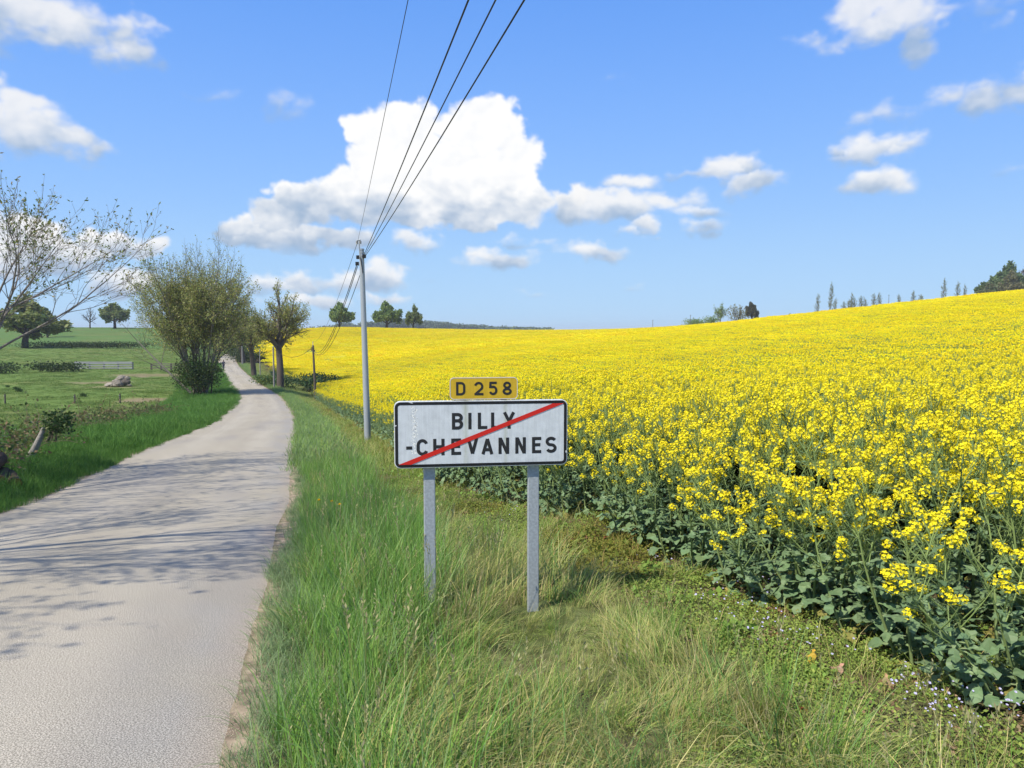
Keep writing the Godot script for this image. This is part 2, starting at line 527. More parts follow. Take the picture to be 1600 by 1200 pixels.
	for half in 2:
		var x0 := 0 if half == 0 else w - 512
		var a := PackedFloat32Array()
		for j in range(y0, y1):
			var el := 90.0 - (j + 0.5) / h * 180.0
			for i in 512:
				var az := (x0 + i + 0.5) / w * 360.0
				if az > 180.0: az -= 360.0
				var near := []
				for g in groups:
					if az > g[5].x and az < g[6].x and el > g[5].y and el < g[6].y:
						near.append(g)
				var c := sky_at(az, el, near)
				a.append(c.r); a.append(c.g); a.append(c.b); a.append(1.0)
		im.blit_rect(Image.create_from_data(512, y1 - y0, false, Image.FORMAT_RGBAF, a.to_byte_array()), Rect2i(0, 0, 512, y1 - y0), Vector2i(x0, y0))
	return ImageTexture.create_from_image(im)

func camera_and_light():
	var cam := Camera3D.new()
	cam.name = "camera"
	cam.position = Vector3(0, EYE, 0)
	cam.rotation_degrees = Vector3(-3.98, 0, 0)
	cam.fov = 55.1
	cam.near = 0.05
	cam.far = 9000
	add_child(cam)
	cam.current = true
	var sun := DirectionalLight3D.new()
	sun.name = "sun"
	sun.light_energy = 1.45
	sun.light_color = Color(1.0, 0.965, 0.9)
	sun.light_angular_distance = 0.53
	sun.shadow_enabled = true
	add_child(sun)
	sun.look_at_from_position(Vector3.ZERO, Vector3(0.48, -0.78, -0.42))
	var we := WorldEnvironment.new()
	we.name = "environment"
	var e := Environment.new()
	e.background_mode = Environment.BG_SKY
	var sky := Sky.new()
	var sm := PanoramaSkyMaterial.new()
	sm.panorama = make_sky()
	sky.sky_material = sm
	e.sky = sky
	e.tonemap_mode = Environment.TONE_MAPPER_LINEAR
	e.tonemap_exposure = 1.22
	e.fog_enabled = true
	e.fog_density = 0.00022
	e.fog_light_color = Color(0.93, 0.96, 1.0)
	e.sdfgi_enabled = true
	e.ssao_enabled = true
	e.ssil_enabled = true
	we.environment = e
	add_child(we)

# ---------- ground and road ----------
func soil_patch(x: float, w: float) -> float:
	var p := 0.0
	for q in [[-30.5, 63.0, 4.5, 3.0], [-48.0, 86.0, 4.5, 3.0], [-50.0, 101.0, 6.5, 5.0], [-25.0, 63.0, 3.0, 2.0], [-43.0, 79.0, 3.5, 1.5]]:
		var d := Vector2((x - q[0]) / q[2], (w - q[1]) / q[3]).length() + 0.45 * hills.get_noise_2d(x * 20.0, w * 20.0)
		p = maxf(p, 1.0 - smoothstep(0.55, 1.0, d))
	return p

func ground_color(x: float, w: float) -> Color:
	var n1 := hills.get_noise_2d(x * 6.0, w * 6.0)
	var n2 := fine.get_noise_2d(x, w)
	var c := Color(0.18, 0.275, 0.075)
	var s := x - look(road_c, w)
	var f := look(field_e, w) - look(road_c, w)
	if w < 420.0 and s > 0.0:
		var verge := Color(0.14, 0.17, 0.06).lerp(Color(0.19, 0.165, 0.085), smoothstep(-0.1, 0.4, n2))
		c = verge.lerp(Color(0.13, 0.10, 0.065), smoothstep(-0.4, 0.3, s - f))
	elif s <= 0.0:
		c = c.lerp(Color(0.22, 0.26, 0.085), smoothstep(-0.1, 0.5, n1))
		c = c.lerp(Color(0.135, 0.235, 0.07), smoothstep(195.0, 203.0, w))
		c = c.lerp(Color(0.33, 0.26, 0.17), soil_patch(x, w) * 0.85)
		c = c.lerp(Color(0.11, 0.15, 0.045), 1.0 - smoothstep(5.0, 7.0, absf(s)))
	if w > 420.0:
		c = Color(0.07, 0.13, 0.05)
	if w < 420.0:
		var e := absf(absf(s) - 1.86 + 0.06 * n2)
		c = c.lerp(Color(0.46, 0.36, 0.26), 1.0 - smoothstep(0.06, 0.16, e))
	if s < -6.0 and w > 30.0:
		var n4 := hills.get_noise_2d(x * 1.6 + 70.0, w * 3.0)
		c = c.lerp(Color(0.24, 0.25, 0.09), clampf(n4 * 1.3, 0.0, 0.5))
	var k := 1.0 / 0.82 * (1.0 + 0.16 * n1 + 0.1 * n2)
	return Color(c.r * k, c.g * k, c.b * k)

func grid_mesh(ps: Array, cs: Array, mat: Material) -> ArrayMesh:
	# rows of points, shared corners, smooth normals
	var rows := ps.size()
	var cols: int = ps[0].size()
	var v := PackedVector3Array()
	var c := PackedColorArray()
	var n := PackedVector3Array()
	var ix := PackedInt32Array()
	for i in rows:
		v.append_array(ps[i])
		c.append_array(cs[i])
	for i in rows:
		for j in cols:
			var a: Vector3 = ps[i][mini(j + 1, cols - 1)] - ps[i][maxi(j - 1, 0)]
			var b: Vector3 = ps[mini(i + 1, rows - 1)][j] - ps[maxi(i - 1, 0)][j]
			n.append(a.cross(b).normalized())
			if i < rows - 1 and j < cols - 1:
				var k := i * cols + j
				ix.append_array([k, k + cols, k + 1, k + 1, k + cols, k + cols + 1])
	var arr := []
	arr.resize(Mesh.ARRAY_MAX)
	arr[Mesh.ARRAY_VERTEX] = v
	arr[Mesh.ARRAY_NORMAL] = n
	arr[Mesh.ARRAY_COLOR] = c
	arr[Mesh.ARRAY_INDEX] = ix
	var me := ArrayMesh.new()
	me.add_surface_from_arrays(Mesh.PRIMITIVE_TRIANGLES, arr)
	me.surface_set_material(0, mat)
	return me

func build_ground():
	var ws := PackedFloat32Array()
	var w := -22.0
	while w < 4400.0:
		ws.append(w)
		w += 2.0 if w < 0.0 else maxf(0.22, w * 0.022)
	var ss := PackedFloat32Array()
	for a in [1.2, 1.6, 1.75, 1.85, 1.95, 2.05, 2.15, 2.3, 2.5, 2.8, 3.2, 3.7, 4.3, 5.0]:
		ss.append(a)
	var x := 5.0
	while x < 3600.0:
		x *= 1.085
		ss.append(x)
	var full := PackedFloat32Array()
	for i in ss.size():
		full.append(-ss[ss.size() - 1 - i])
	full.append(0.0)
	full.append_array(ss)
	var ps := []
	var cs := []
	for ww in ws:
		var c := look(road_c, ww)
		var p := PackedVector3Array()
		var q := PackedColorArray()
		for s in full:
			p.append(on_ground(c + s, ww))
			q.append(ground_color(c + s, ww))
		ps.append(p)
		cs.append(q)
	var o := MeshInstance3D.new()
	o.name = "ground"
	o.mesh = grid_mesh(ps, cs, M.soil)
	add_child(o)
	tag(o, "rolling grassland and bare soil under the verge, pasture and rapeseed field", "ground", "", "structure")
	# the road
	ps = []
	cs = []
	w = -22.0
	while w < 330.0:
		var c := look(road_c, w)
		var dc := (look(road_c, w + 0.5) - look(road_c, w - 0.5))
		var px := sqrt(1.0 + dc * dc)
		var h := look(road_h, w) + EYE
		var p := PackedVector3Array()
		var q := PackedColorArray()
		var el := 1.86 + 0.07 * fine.get_noise_2d(w * 0.7, 3.0) + 0.05 * fine.get_noise_2d(w * 3.0, 9.0)
		var er := 1.80 + 0.06 * fine.get_noise_2d(w * 0.3, 43.0) + 0.012 * fine.get_noise_2d(w * 3.0, 49.0)
		for j in 25:
			var f := j / 12.0 - 1.0
			var s := f * (er if f > 0.0 else el)
			var y := h + 0.035 * (1.0 - f * f) + 0.004
			if absf(f) == 1.0:
				y -= 0.014
			p.append(Vector3(c + s * px, y, -w))
			var n := hills.get_noise_2d(s * 30.0, w * 5.0)
			var n3 := fine.get_noise_2d(s * 0.8 + 50.0, w * 0.45)
			var col := Color(0.505, 0.456, 0.352)
			# worn wheel tracks are paler, the middle and the margins a little greyer
			var track := maxf(exp(-pow((s - 0.85) / 0.35, 2.0)), exp(-pow((s + 0.75) / 0.35, 2.0)))
			col = col.lerp(Color(0.575, 0.525, 0.42), track * 0.6)
			col = col.lerp(Color(0.395, 0.37, 0.325), smoothstep(0.05, 0.55, n) * 0.55)
			col = col.lerp(Color(0.40, 0.39, 0.36), smoothstep(0.5, 0.85, f) * 0.7 * smoothstep(-0.4, 0.3, n3))
			col = col.lerp(Color(0.55, 0.45, 0.34), smoothstep(0.86, 1.0, absf(f) + n3 * 0.06) * 0.8)
			var k := 1.0 / 0.70 * (1.0 + 0.08 * n3 + 0.06 * fine.get_noise_2d(s * 3.5 + 9.0, w * 0.12) + 0.05 * fine.get_noise_2d(s * 2.0 + 300.0, w * 1.6))
			q.append(Color(col.r * k, col.g * k, col.b * k))
		ps.append(p)
		cs.append(q)
		w += 1.0 if w < 0.0 else maxf(0.12, w * 0.015)
	o = MeshInstance3D.new()
	o.name = "road"
	o.mesh = grid_mesh(ps, cs, M.road)
	add_child(o)
	tag(o, "narrow pale chip-sealed country lane with worn edges running downhill", "road", "", "structure")

# ---------- lettering ----------
func ribbon(m: MB, p: PackedVector2Array, w: float, z: float, col: Color):
	var k := p.size()
	var l := PackedVector2Array()
	var r := PackedVector2Array()
	var closed := p[0].distance_to(p[k - 1]) < 1e-5
	for i in k:
		var a := (p[i] - p[i - 1]).normalized() if i > 0 else ((p[k - 1] - p[k - 2]).normalized() if closed else Vector2.ZERO)
		var b := (p[i + 1] - p[i]).normalized() if i < k - 1 else ((p[1] - p[0]).normalized() if closed else Vector2.ZERO)
		if a == Vector2.ZERO: a = b
		if b == Vector2.ZERO: b = a
		var t := (a + b).normalized()
		var nn := Vector2(-t.y, t.x)
		var sc := 1.0 / maxf(nn.dot(Vector2(-a.y, a.x)), 0.35)
		l.append(p[i] + nn * w * 0.5 * sc)
		r.append(p[i] - nn * w * 0.5 * sc)
	for i in k - 1:
		var q := [l[i], r[i], r[i + 1], l[i + 1]]
		for t in [[0, 1, 2], [0, 2, 3]]:
			m.tri_n(Vector3(q[t[0]].x, q[t[0]].y, z), Vector3(q[t[1]].x, q[t[1]].y, z), Vector3(q[t[2]].x, q[t[2]].y, z), Vector3(0, 0, 1), Vector3(0, 0, 1), Vector3(0, 0, 1), col)

func arc(c: Vector2, r: Vector2, a0: float, a1: float, k := 12) -> PackedVector2Array:
	var p := PackedVector2Array()
	for i in k + 1:
		var a := deg_to_rad(lerpf(a0, a1, float(i) / k))
		p.append(c + Vector2(cos(a) * r.x, sin(a) * r.y))
	return p

func line(a: Array) -> PackedVector2Array:
	var p := PackedVector2Array()
	for i in range(0, a.size(), 2):
		p.append(Vector2(a[i], a[i + 1]))
	return p

func glyph(ch: String, w: float, h: float, t: float, mat: Material) -> ArrayMesh:
	var m := MB.new()
	var k := t * 0.5
	var s := []
	match ch:
		"B":
			var mid := h * 0.53
			s = [line([k, 0, k, h])]
			var ra := (h - mid - k) * 0.5 + k * 0.0
			var up := line([k, h - k, w * 0.5, h - k])
			up.append_array(arc(Vector2(w * 0.52, (h - k + mid) * 0.5), Vector2(w * 0.46 - k, (h - k - mid) * 0.5), 90, -90))
			up.append_array(line([w * 0.5, mid, k, mid]))
			var dn := line([k, mid, w * 0.5, mid])
			dn.append_array(arc(Vector2(w * 0.54, (mid + k) * 0.5), Vector2(w * 0.46 - k, (mid - k) * 0.5), 90, -90))
			dn.append_array(line([w * 0.5, k, k, k]))
			s.append(up)
			s.append(dn)
		"I":
			s = [line([w * 0.5, 0, w * 0.5, h])]
		"L":
			s = [line([k, h, k, k, w, k])]
		"Y":
			s = [line([k * 1.1, h, w * 0.5, h * 0.45]), line([w - k * 1.1, h, w * 0.5, h * 0.45]), line([w * 0.5, h * 0.52, w * 0.5, 0])]
		"-":
			s = [line([0, h * 0.5, w, h * 0.5])]
		"C":
			var r := Vector2(w * 0.5 - k, h * 0.28)
			var p := arc(Vector2(w * 0.5, h - k - r.y), r, 20, 180)
			p.append_array(arc(Vector2(w * 0.5, k + r.y), r, 180, 340))
			s = [p]
		"H":
			s = [line([k, 0, k, h]), line([w - k, 0, w - k, h]), line([k, h * 0.52, w - k, h * 0.52])]
		"E":
			s = [line([w, h - k, k, h - k, k, k, w, k]), line([k, h * 0.52, w * 0.9, h * 0.52])]
		"V":
			s = [line([k * 1.1, h, w * 0.5, k * 0.6]), line([w - k * 1.1, h, w * 0.5, k * 0.6])]
		"A":
			s = [line([k * 1.1, 0, w * 0.5, h - k * 0.6]), line([w - k * 1.1, 0, w * 0.5, h - k * 0.6]), line([w * 0.22, h * 0.28, w * 0.78, h * 0.28])]
		"N":
			s = [line([k, 0, k, h]), line([w - k, 0, w - k, h]), line([k * 1.2, h - k * 0.4, w - k * 1.2, k * 0.4])]
		"S":
			var r := Vector2(w * 0.5 - k, h * 0.25 - k * 0.5)
			var p := arc(Vector2(w * 0.5, h - k - r.y), r, 25, 255, 16)
			p.append_array(arc(Vector2(w * 0.5, k + r.y), r, 75, -155, 16))
			s = [p]
		"D":
			var p := line([k, 0])
			p = line([k, k, k, h - k, w * 0.4, h - k])
			p.append_array(arc(Vector2(w * 0.5, h - k - h * 0.22), Vector2(w * 0.5 - k, h * 0.22), 90, 0))
			p.append_array(arc(Vector2(w * 0.5, k + h * 0.22), Vector2(w * 0.5 - k, h * 0.22), 0, -90))
			p.append_array(line([w * 0.4, k, k, k]))
			s = [p]
		"2":
			var r := Vector2(w * 0.5 - k, h * 0.27)
			var p := arc(Vector2(w * 0.5, h - k - r.y), r, 165, -35, 14)
			p.append_array(line([k * 1.3, k]))
			s = [p, line([k * 0.4, k, w, k])]
		"5":
			var r := Vector2(w * 0.5 - k, h * 0.27)
			s = [line([w * 0.92, h - k, k * 1.6, h - k, k * 1.3, h * 0.52])]
			s.append(arc(Vector2(w * 0.5, k + r.y), r, 125, -155, 18))
		"8":
			s = [arc(Vector2(w * 0.5, h * 0.75 - k * 0.25), Vector2(w * 0.43 - k, h * 0.25 - k * 0.75), 0, 360, 20), arc(Vector2(w * 0.5, h * 0.26 + k * 0.1), Vector2(w * 0.5 - k, h * 0.26 - k * 0.9), 0, 360, 20)]
	for i in s.size():
		ribbon(m, s[i], t, 0.0002 * i, Color.WHITE)
	return m.commit(mat)

func rounded(w: float, h: float, r: float, k := 6) -> PackedVector2Array:
	var p := PackedVector2Array()
	for q in [[w * 0.5 - r, h * 0.5 - r, 0], [-w * 0.5 + r, h * 0.5 - r, 90], [-w * 0.5 + r, -h * 0.5 + r, 180], [w * 0.5 - r, -h * 0.5 + r, 270]]:
		p.append_array(arc(Vector2(q[0], q[1]), Vector2(r, r), q[2], q[2] + 90, k))
	return p

func plate(w: float, h: float, r: float, z0: float, z1: float, mat: Material) -> ArrayMesh:
	var m := MB.new()
	var a := rounded(w, h, r)
	var b := rounded(w - 0.004, h - 0.004, r - 0.002)
	var k := a.size()
	for i in k:
		var j := (i + 1) % k
		var nn := Vector3((a[i] + a[j]).x / w, (a[i] + a[j]).y / h, 0)
		var e := a[j] - a[i]
		nn = Vector3(e.y, -e.x, 0).normalized()
		for t in [[Vector3(a[i].x, a[i].y, z0), Vector3(a[j].x, a[j].y, z0), Vector3(a[j].x, a[j].y, z1 - 0.002)], [Vector3(a[i].x, a[i].y, z0), Vector3(a[j].x, a[j].y, z1 - 0.002), Vector3(a[i].x, a[i].y, z1 - 0.002)]]:
			m.tri_n(t[0], t[1], t[2], nn, nn, nn, Color.WHITE)
		var bev := (nn + Vector3(0, 0, 1)).normalized()
		for t in [[Vector3(a[i].x, a[i].y, z1 - 0.002), Vector3(a[j].x, a[j].y, z1 - 0.002), Vector3(b[j].x, b[j].y, z1)], [Vector3(a[i].x, a[i].y, z1 - 0.002), Vector3(b[j].x, b[j].y, z1), Vector3(b[i].x, b[i].y, z1)]]:
			m.tri_n(t[0], t[1], t[2], bev, bev, bev, Color.WHITE)
		m.tri_n(Vector3(b[i].x, b[i].y, z1), Vector3(b[j].x, b[j].y, z1), Vector3(0, 0, z1), Vector3(0, 0, 1), Vector3(0, 0, 1), Vector3(0, 0, 1), Color.WHITE)
		m.tri_n(Vector3(a[i].x, a[i].y, z0), Vector3(a[j].x, a[j].y, z0), Vector3(0, 0, z0), Vector3(0, 0, -1), Vector3(0, 0, -1), Vector3(0, 0, -1), Color.WHITE)
	for p in m.v:
		m.uv.append(Vector2(p.x / w + 0.5, 0.5 - p.y / h))
	return m.commit(mat)

func ring_plate(w: float, h: float, r: float, t: float, z: float, mat: Material) -> ArrayMesh:
	var m := MB.new()
	var a := rounded(w, h, r)
	var b := rounded(w - 2 * t, h - 2 * t, maxf(r - t, 0.006))
	var zz := Vector3(0, 0, 1)
	for i in a.size():
		var j := (i + 1) % a.size()
		m.tri_n(Vector3(a[i].x, a[i].y, z), Vector3(a[j].x, a[j].y, z), Vector3(b[j].x, b[j].y, z), zz, zz, zz, Color.WHITE)
		m.tri_n(Vector3(a[i].x, a[i].y, z), Vector3(b[j].x, b[j].y, z), Vector3(b[i].x, b[i].y, z), zz, zz, zz, Color.WHITE)
	return m.commit(mat)

func face_mat(base: Color, sd: int, w: int, h: int, white: bool) -> StandardMaterial3D:
	var im := Image.create(w, h, false, Image.FORMAT_RGB8)
	var n := FastNoiseLite.new()
	n.seed = sd
	n.frequency = 0.02
	for j in h:
		for i in w:
			var c := base
			var st := n.get_noise_2d(i * 4.0, j * 0.25)
			c = c * (1.0 + 0.05 * st + 0.03 * n.get_noise_2d(i * 9.0, j * 9.0) + 0.05 * n.get_noise_2d(i * 1.2 + 70.0, j * 1.2))
			if white:
				var u := float(i) / w
				var v := float(j) / h
				# rain streaks below the bolts of the road plate, and peeling film near the left end
				for q in [[0.405, 0.022], [0.635, 0.016]]:
					var d: float = absf(u - q[0] + 0.004 * n.get_noise_2d(j * 2.0, 5.0)) / q[1]
					if d < 1.0:
						c = c.lerp(Color(0.60, 0.62, 0.50), (1.0 - d) * 0.6 * (1.0 - 0.55 * v) * (0.75 + 0.5 * n.get_noise_2d(i * 6.0, j * 1.0)))
				var d2 := absf(u - 0.112 - 0.012 * n.get_noise_2d(j * 6.0, 50.0)) / 0.016
				if d2 < 1.0 and v > 0.08 and v < 0.78 and n.get_noise_2d(i * 5.0, j * 4.0) > -0.05 + d2 * 0.25:
					c = Color(0.93, 0.93, 0.90) if n.get_noise_2d(i * 7.0 + 300.0, j * 7.0) > -0.25 else Color(0.55, 0.57, 0.58)
				if n.get_noise_2d(i * 14.0 + 900.0, j * 14.0) > 0.62:
					c = c * 0.86
			else:
				var sp := n.get_noise_2d(i * 11.0, j * 11.0)
				c = c.lerp(Color(0.66, 0.53, 0.30), clampf(0.25 * (sp + 0.3), 0.0, 0.3))
			im.set_pixel(i, j, c)
	var m := StandardMaterial3D.new()
	m.albedo_texture = ImageTexture.create_from_image(im)
	m.roughness = 0.45
	m.metallic_specular = 0.4
	return m

func build_sign():
	var at := on_ground(-0.185, 4.45)
	var o := thing("village_sign", at, "white village exit sign with a red diagonal bar on two galvanised posts", "road sign")
	o.rotation.y = deg_to_rad(7.7)
	var cy := EYE - 0.608 - at.y
	var rim := StandardMaterial3D.new()
	rim.albedo_color = Color(0.80, 0.81, 0.80)
	rim.roughness = 0.5
	var red := StandardMaterial3D.new()
	red.albedo_color = Color(0.80, 0.13, 0.08)
	red.roughness = 0.45
	var zf := 0.035
	var panel := part("panel", plate(1.05, 0.402, 0.036, 0.0, zf, face_mat(Color(0.80, 0.82, 0.825), 4, 640, 245, true)), o, Vector3(0, cy, 0))
	part("border", ring_plate(1.040, 0.392, 0.032, 0.0175, zf + 0.001, M.black), panel)
	var fade := StandardMaterial3D.new()
	fade.albedo_color = Color(0.13, 0.13, 0.135)
	fade.roughness = 0.55
	for g in [["B", 0.343, 0.410, 0.072], ["I", 0.441, 0.461, 0.072], ["L", 0.499, 0.556, 0.072], ["L", 0.579, 0.638, 0.072], ["Y", 0.650, 0.727, 0.072], ["-", 0.070, 0.106, 0.228], ["C", 0.131, 0.201, 0.226], ["H", 0.230, 0.298, 0.226], ["E", 0.338, 0.397, 0.226], ["V", 0.430, 0.502, 0.226], ["A", 0.519, 0.594, 0.226], ["N", 0.624, 0.689, 0.226], ["N", 0.727, 0.792, 0.226], ["E", 0.830, 0.887, 0.226], ["S", 0.914, 0.983, 0.226]]:
		var q := part("letter", glyph(g[0], g[2] - g[1], 0.1, 0.0192, fade), panel, Vector3(g[1] - 0.525, 0.201 - g[3] - 0.1, zf + 0.001))
		q.position.y = 0.2 - g[3] - 0.1
	var m := MB.new()
	var z := zf + 0.0028
	var bar := [Vector3(-0.503, -0.1785, z), Vector3(-0.425, -0.1785, z), Vector3(0.503, 0.1785, z), Vector3(0.432, 0.1785, z)]
	var zz := Vector3(0, 0, 1)
	m.tri_n(bar[0], bar[1], bar[2], zz, zz, zz, Color.WHITE)
	m.tri_n(bar[0], bar[2], bar[3], zz, zz, zz, Color.WHITE)
	part("red_bar", m.commit(red), panel)
	for q in [[-0.519, 0.055, 0.010, 0.004, 0.5], [-0.425, 0.194, 0.012, 0.004, -0.2], [0.518, -0.12, 0.005, 0.008, 0.3], [-0.300, 0.010, 0.004, 0.003, 0.0]]:
		var sm := MB.new()
		var ca := Vector2(cos(q[4]), sin(q[4]))
		var pts := []
		for k in [Vector2(-1, -0.6), Vector2(1, -1), Vector2(0.7, 1), Vector2(-0.8, 0.7)]:
			var v := Vector2(k.x * q[2], k.y * q[3]).rotated(q[4])
			pts.append(Vector3(q[0] + v.x, q[1] + v.y, zf + 0.0016))
		sm.tri_n(pts[0], pts[1], pts[2], zz, zz, zz, Color.WHITE)
		sm.tri_n(pts[0], pts[2], pts[3], zz, zz, zz, Color.WHITE)
		part("chip", sm.commit(rim), panel)
	var top := part("route_plate", plate(0.413, 0.135, 0.026, 0.004, 0.030, face_mat(Color(0.80, 0.665, 0.16), 6, 256, 84, false)), o, Vector3(0.012, cy + 0.201 + 0.073, 0))
	part("rim", ring_plate(0.410, 0.132, 0.025, 0.004, 0.031, rim), top)
	for g in [["D", 0.0386, 0.094], ["2", 0.146, 0.203], ["5", 0.235, 0.288], ["8", 0.319, 0.375]]:
		part("letter", glyph(g[0], g[2] - g[1], 0.081, 0.0138, fade), top, Vector3(g[1] - 0.2065, -0.041, 0.0312))
	for sx in [-0.318, 0.322]:
		var p := part("post", plate(0.07, 1.0, 0.006, 0, 0.04, M.zinc), o)
		var pm := MB.new()
		var pr := rounded(0.07, 0.04, 0.006, 3)
		for i in pr.size():
			var j := (i + 1) % pr.size()
			var e := pr[j] - pr[i]
			var nn := Vector3(e.y, 0, -e.x).normalized()
			var lo := -0.25
			var hi := cy + 0.14
			pm.tri_n(Vector3(pr[i].x, lo, pr[i].y), Vector3(pr[j].x, lo, pr[j].y), Vector3(pr[j].x, hi, pr[j].y), nn, nn, nn, Color.WHITE)
			pm.tri_n(Vector3(pr[i].x, lo, pr[i].y), Vector3(pr[j].x, hi, pr[j].y), Vector3(pr[i].x, hi, pr[i].y), nn, nn, nn, Color.WHITE)
			pm.tri_n(Vector3(pr[i].x, hi, pr[i].y), Vector3(pr[j].x, hi, pr[j].y), Vector3(0, hi, 0), UPV, UPV, UPV, Color.WHITE)
		p.mesh = pm.commit(M.zinc)
		p.position = Vector3(sx, 0, -0.022)
	for sx in [-0.11, 0.135]:
		var bm := MB.new()
		bm.box(Vector3(-0.02, -0.09, -0.008), Vector3(0.02, 0.1, 0.0), Color.WHITE)
		part("bracket", bm.commit(M.zinc), o, Vector3(sx, cy + 0.19, -0.002))

# ---------- poles and wires ----------
func sagging(a: Vector3, b: Vector3, sag: float, r: float, k := 28) -> ArrayMesh:
	var m := MB.new()
	var p := PackedVector3Array()
	var q := PackedFloat32Array()
	for i in k + 1:
		var f := float(i) / k
		p.append(a.lerp(b, f) - Vector3(0, 4.0 * sag * f * (1.0 - f), 0))
		q.append(r)
	m.tube(p, q, 6, Color.WHITE)
	return m.commit(M.cable)

func cable(a: Vector3, b: Vector3, sag: float, r: float, label: String, called := "power_cable", group := "overhead cables along the lane"):
	var o := MeshInstance3D.new()
	o.name = numbered(called)
	o.mesh = sagging(a, b, sag, r)
	add_child(o)
	tag(o, label, "cable", group)

func pole_mesh(h: float, r0: float, r1: float, lean: Vector2, mat: Material, col := Color.WHITE) -> ArrayMesh:
	var m := MB.new()
	var p := PackedVector3Array()
	var r := PackedFloat32Array()
	for i in 9:
		var f := i / 8.0
		p.append(Vector3(lean.x * f, -0.3 + (h + 0.3) * f, lean.y * f))
		r.append(lerpf(r0, r1, f))
	m.tube(p, r, 14, col, true)
	return m.commit(mat)

func tube_part(called: String, parent: Node3D, pts: Array, r: float, mat: Material, col := Color.WHITE, sides := 8):
	var m := MB.new()
	var p := PackedVector3Array(pts)
	var q := PackedFloat32Array()
	for i in p.size():
		q.append(r)
	m.tube(p, q, sides, col, true)
	return part(called, m.commit(mat), parent)

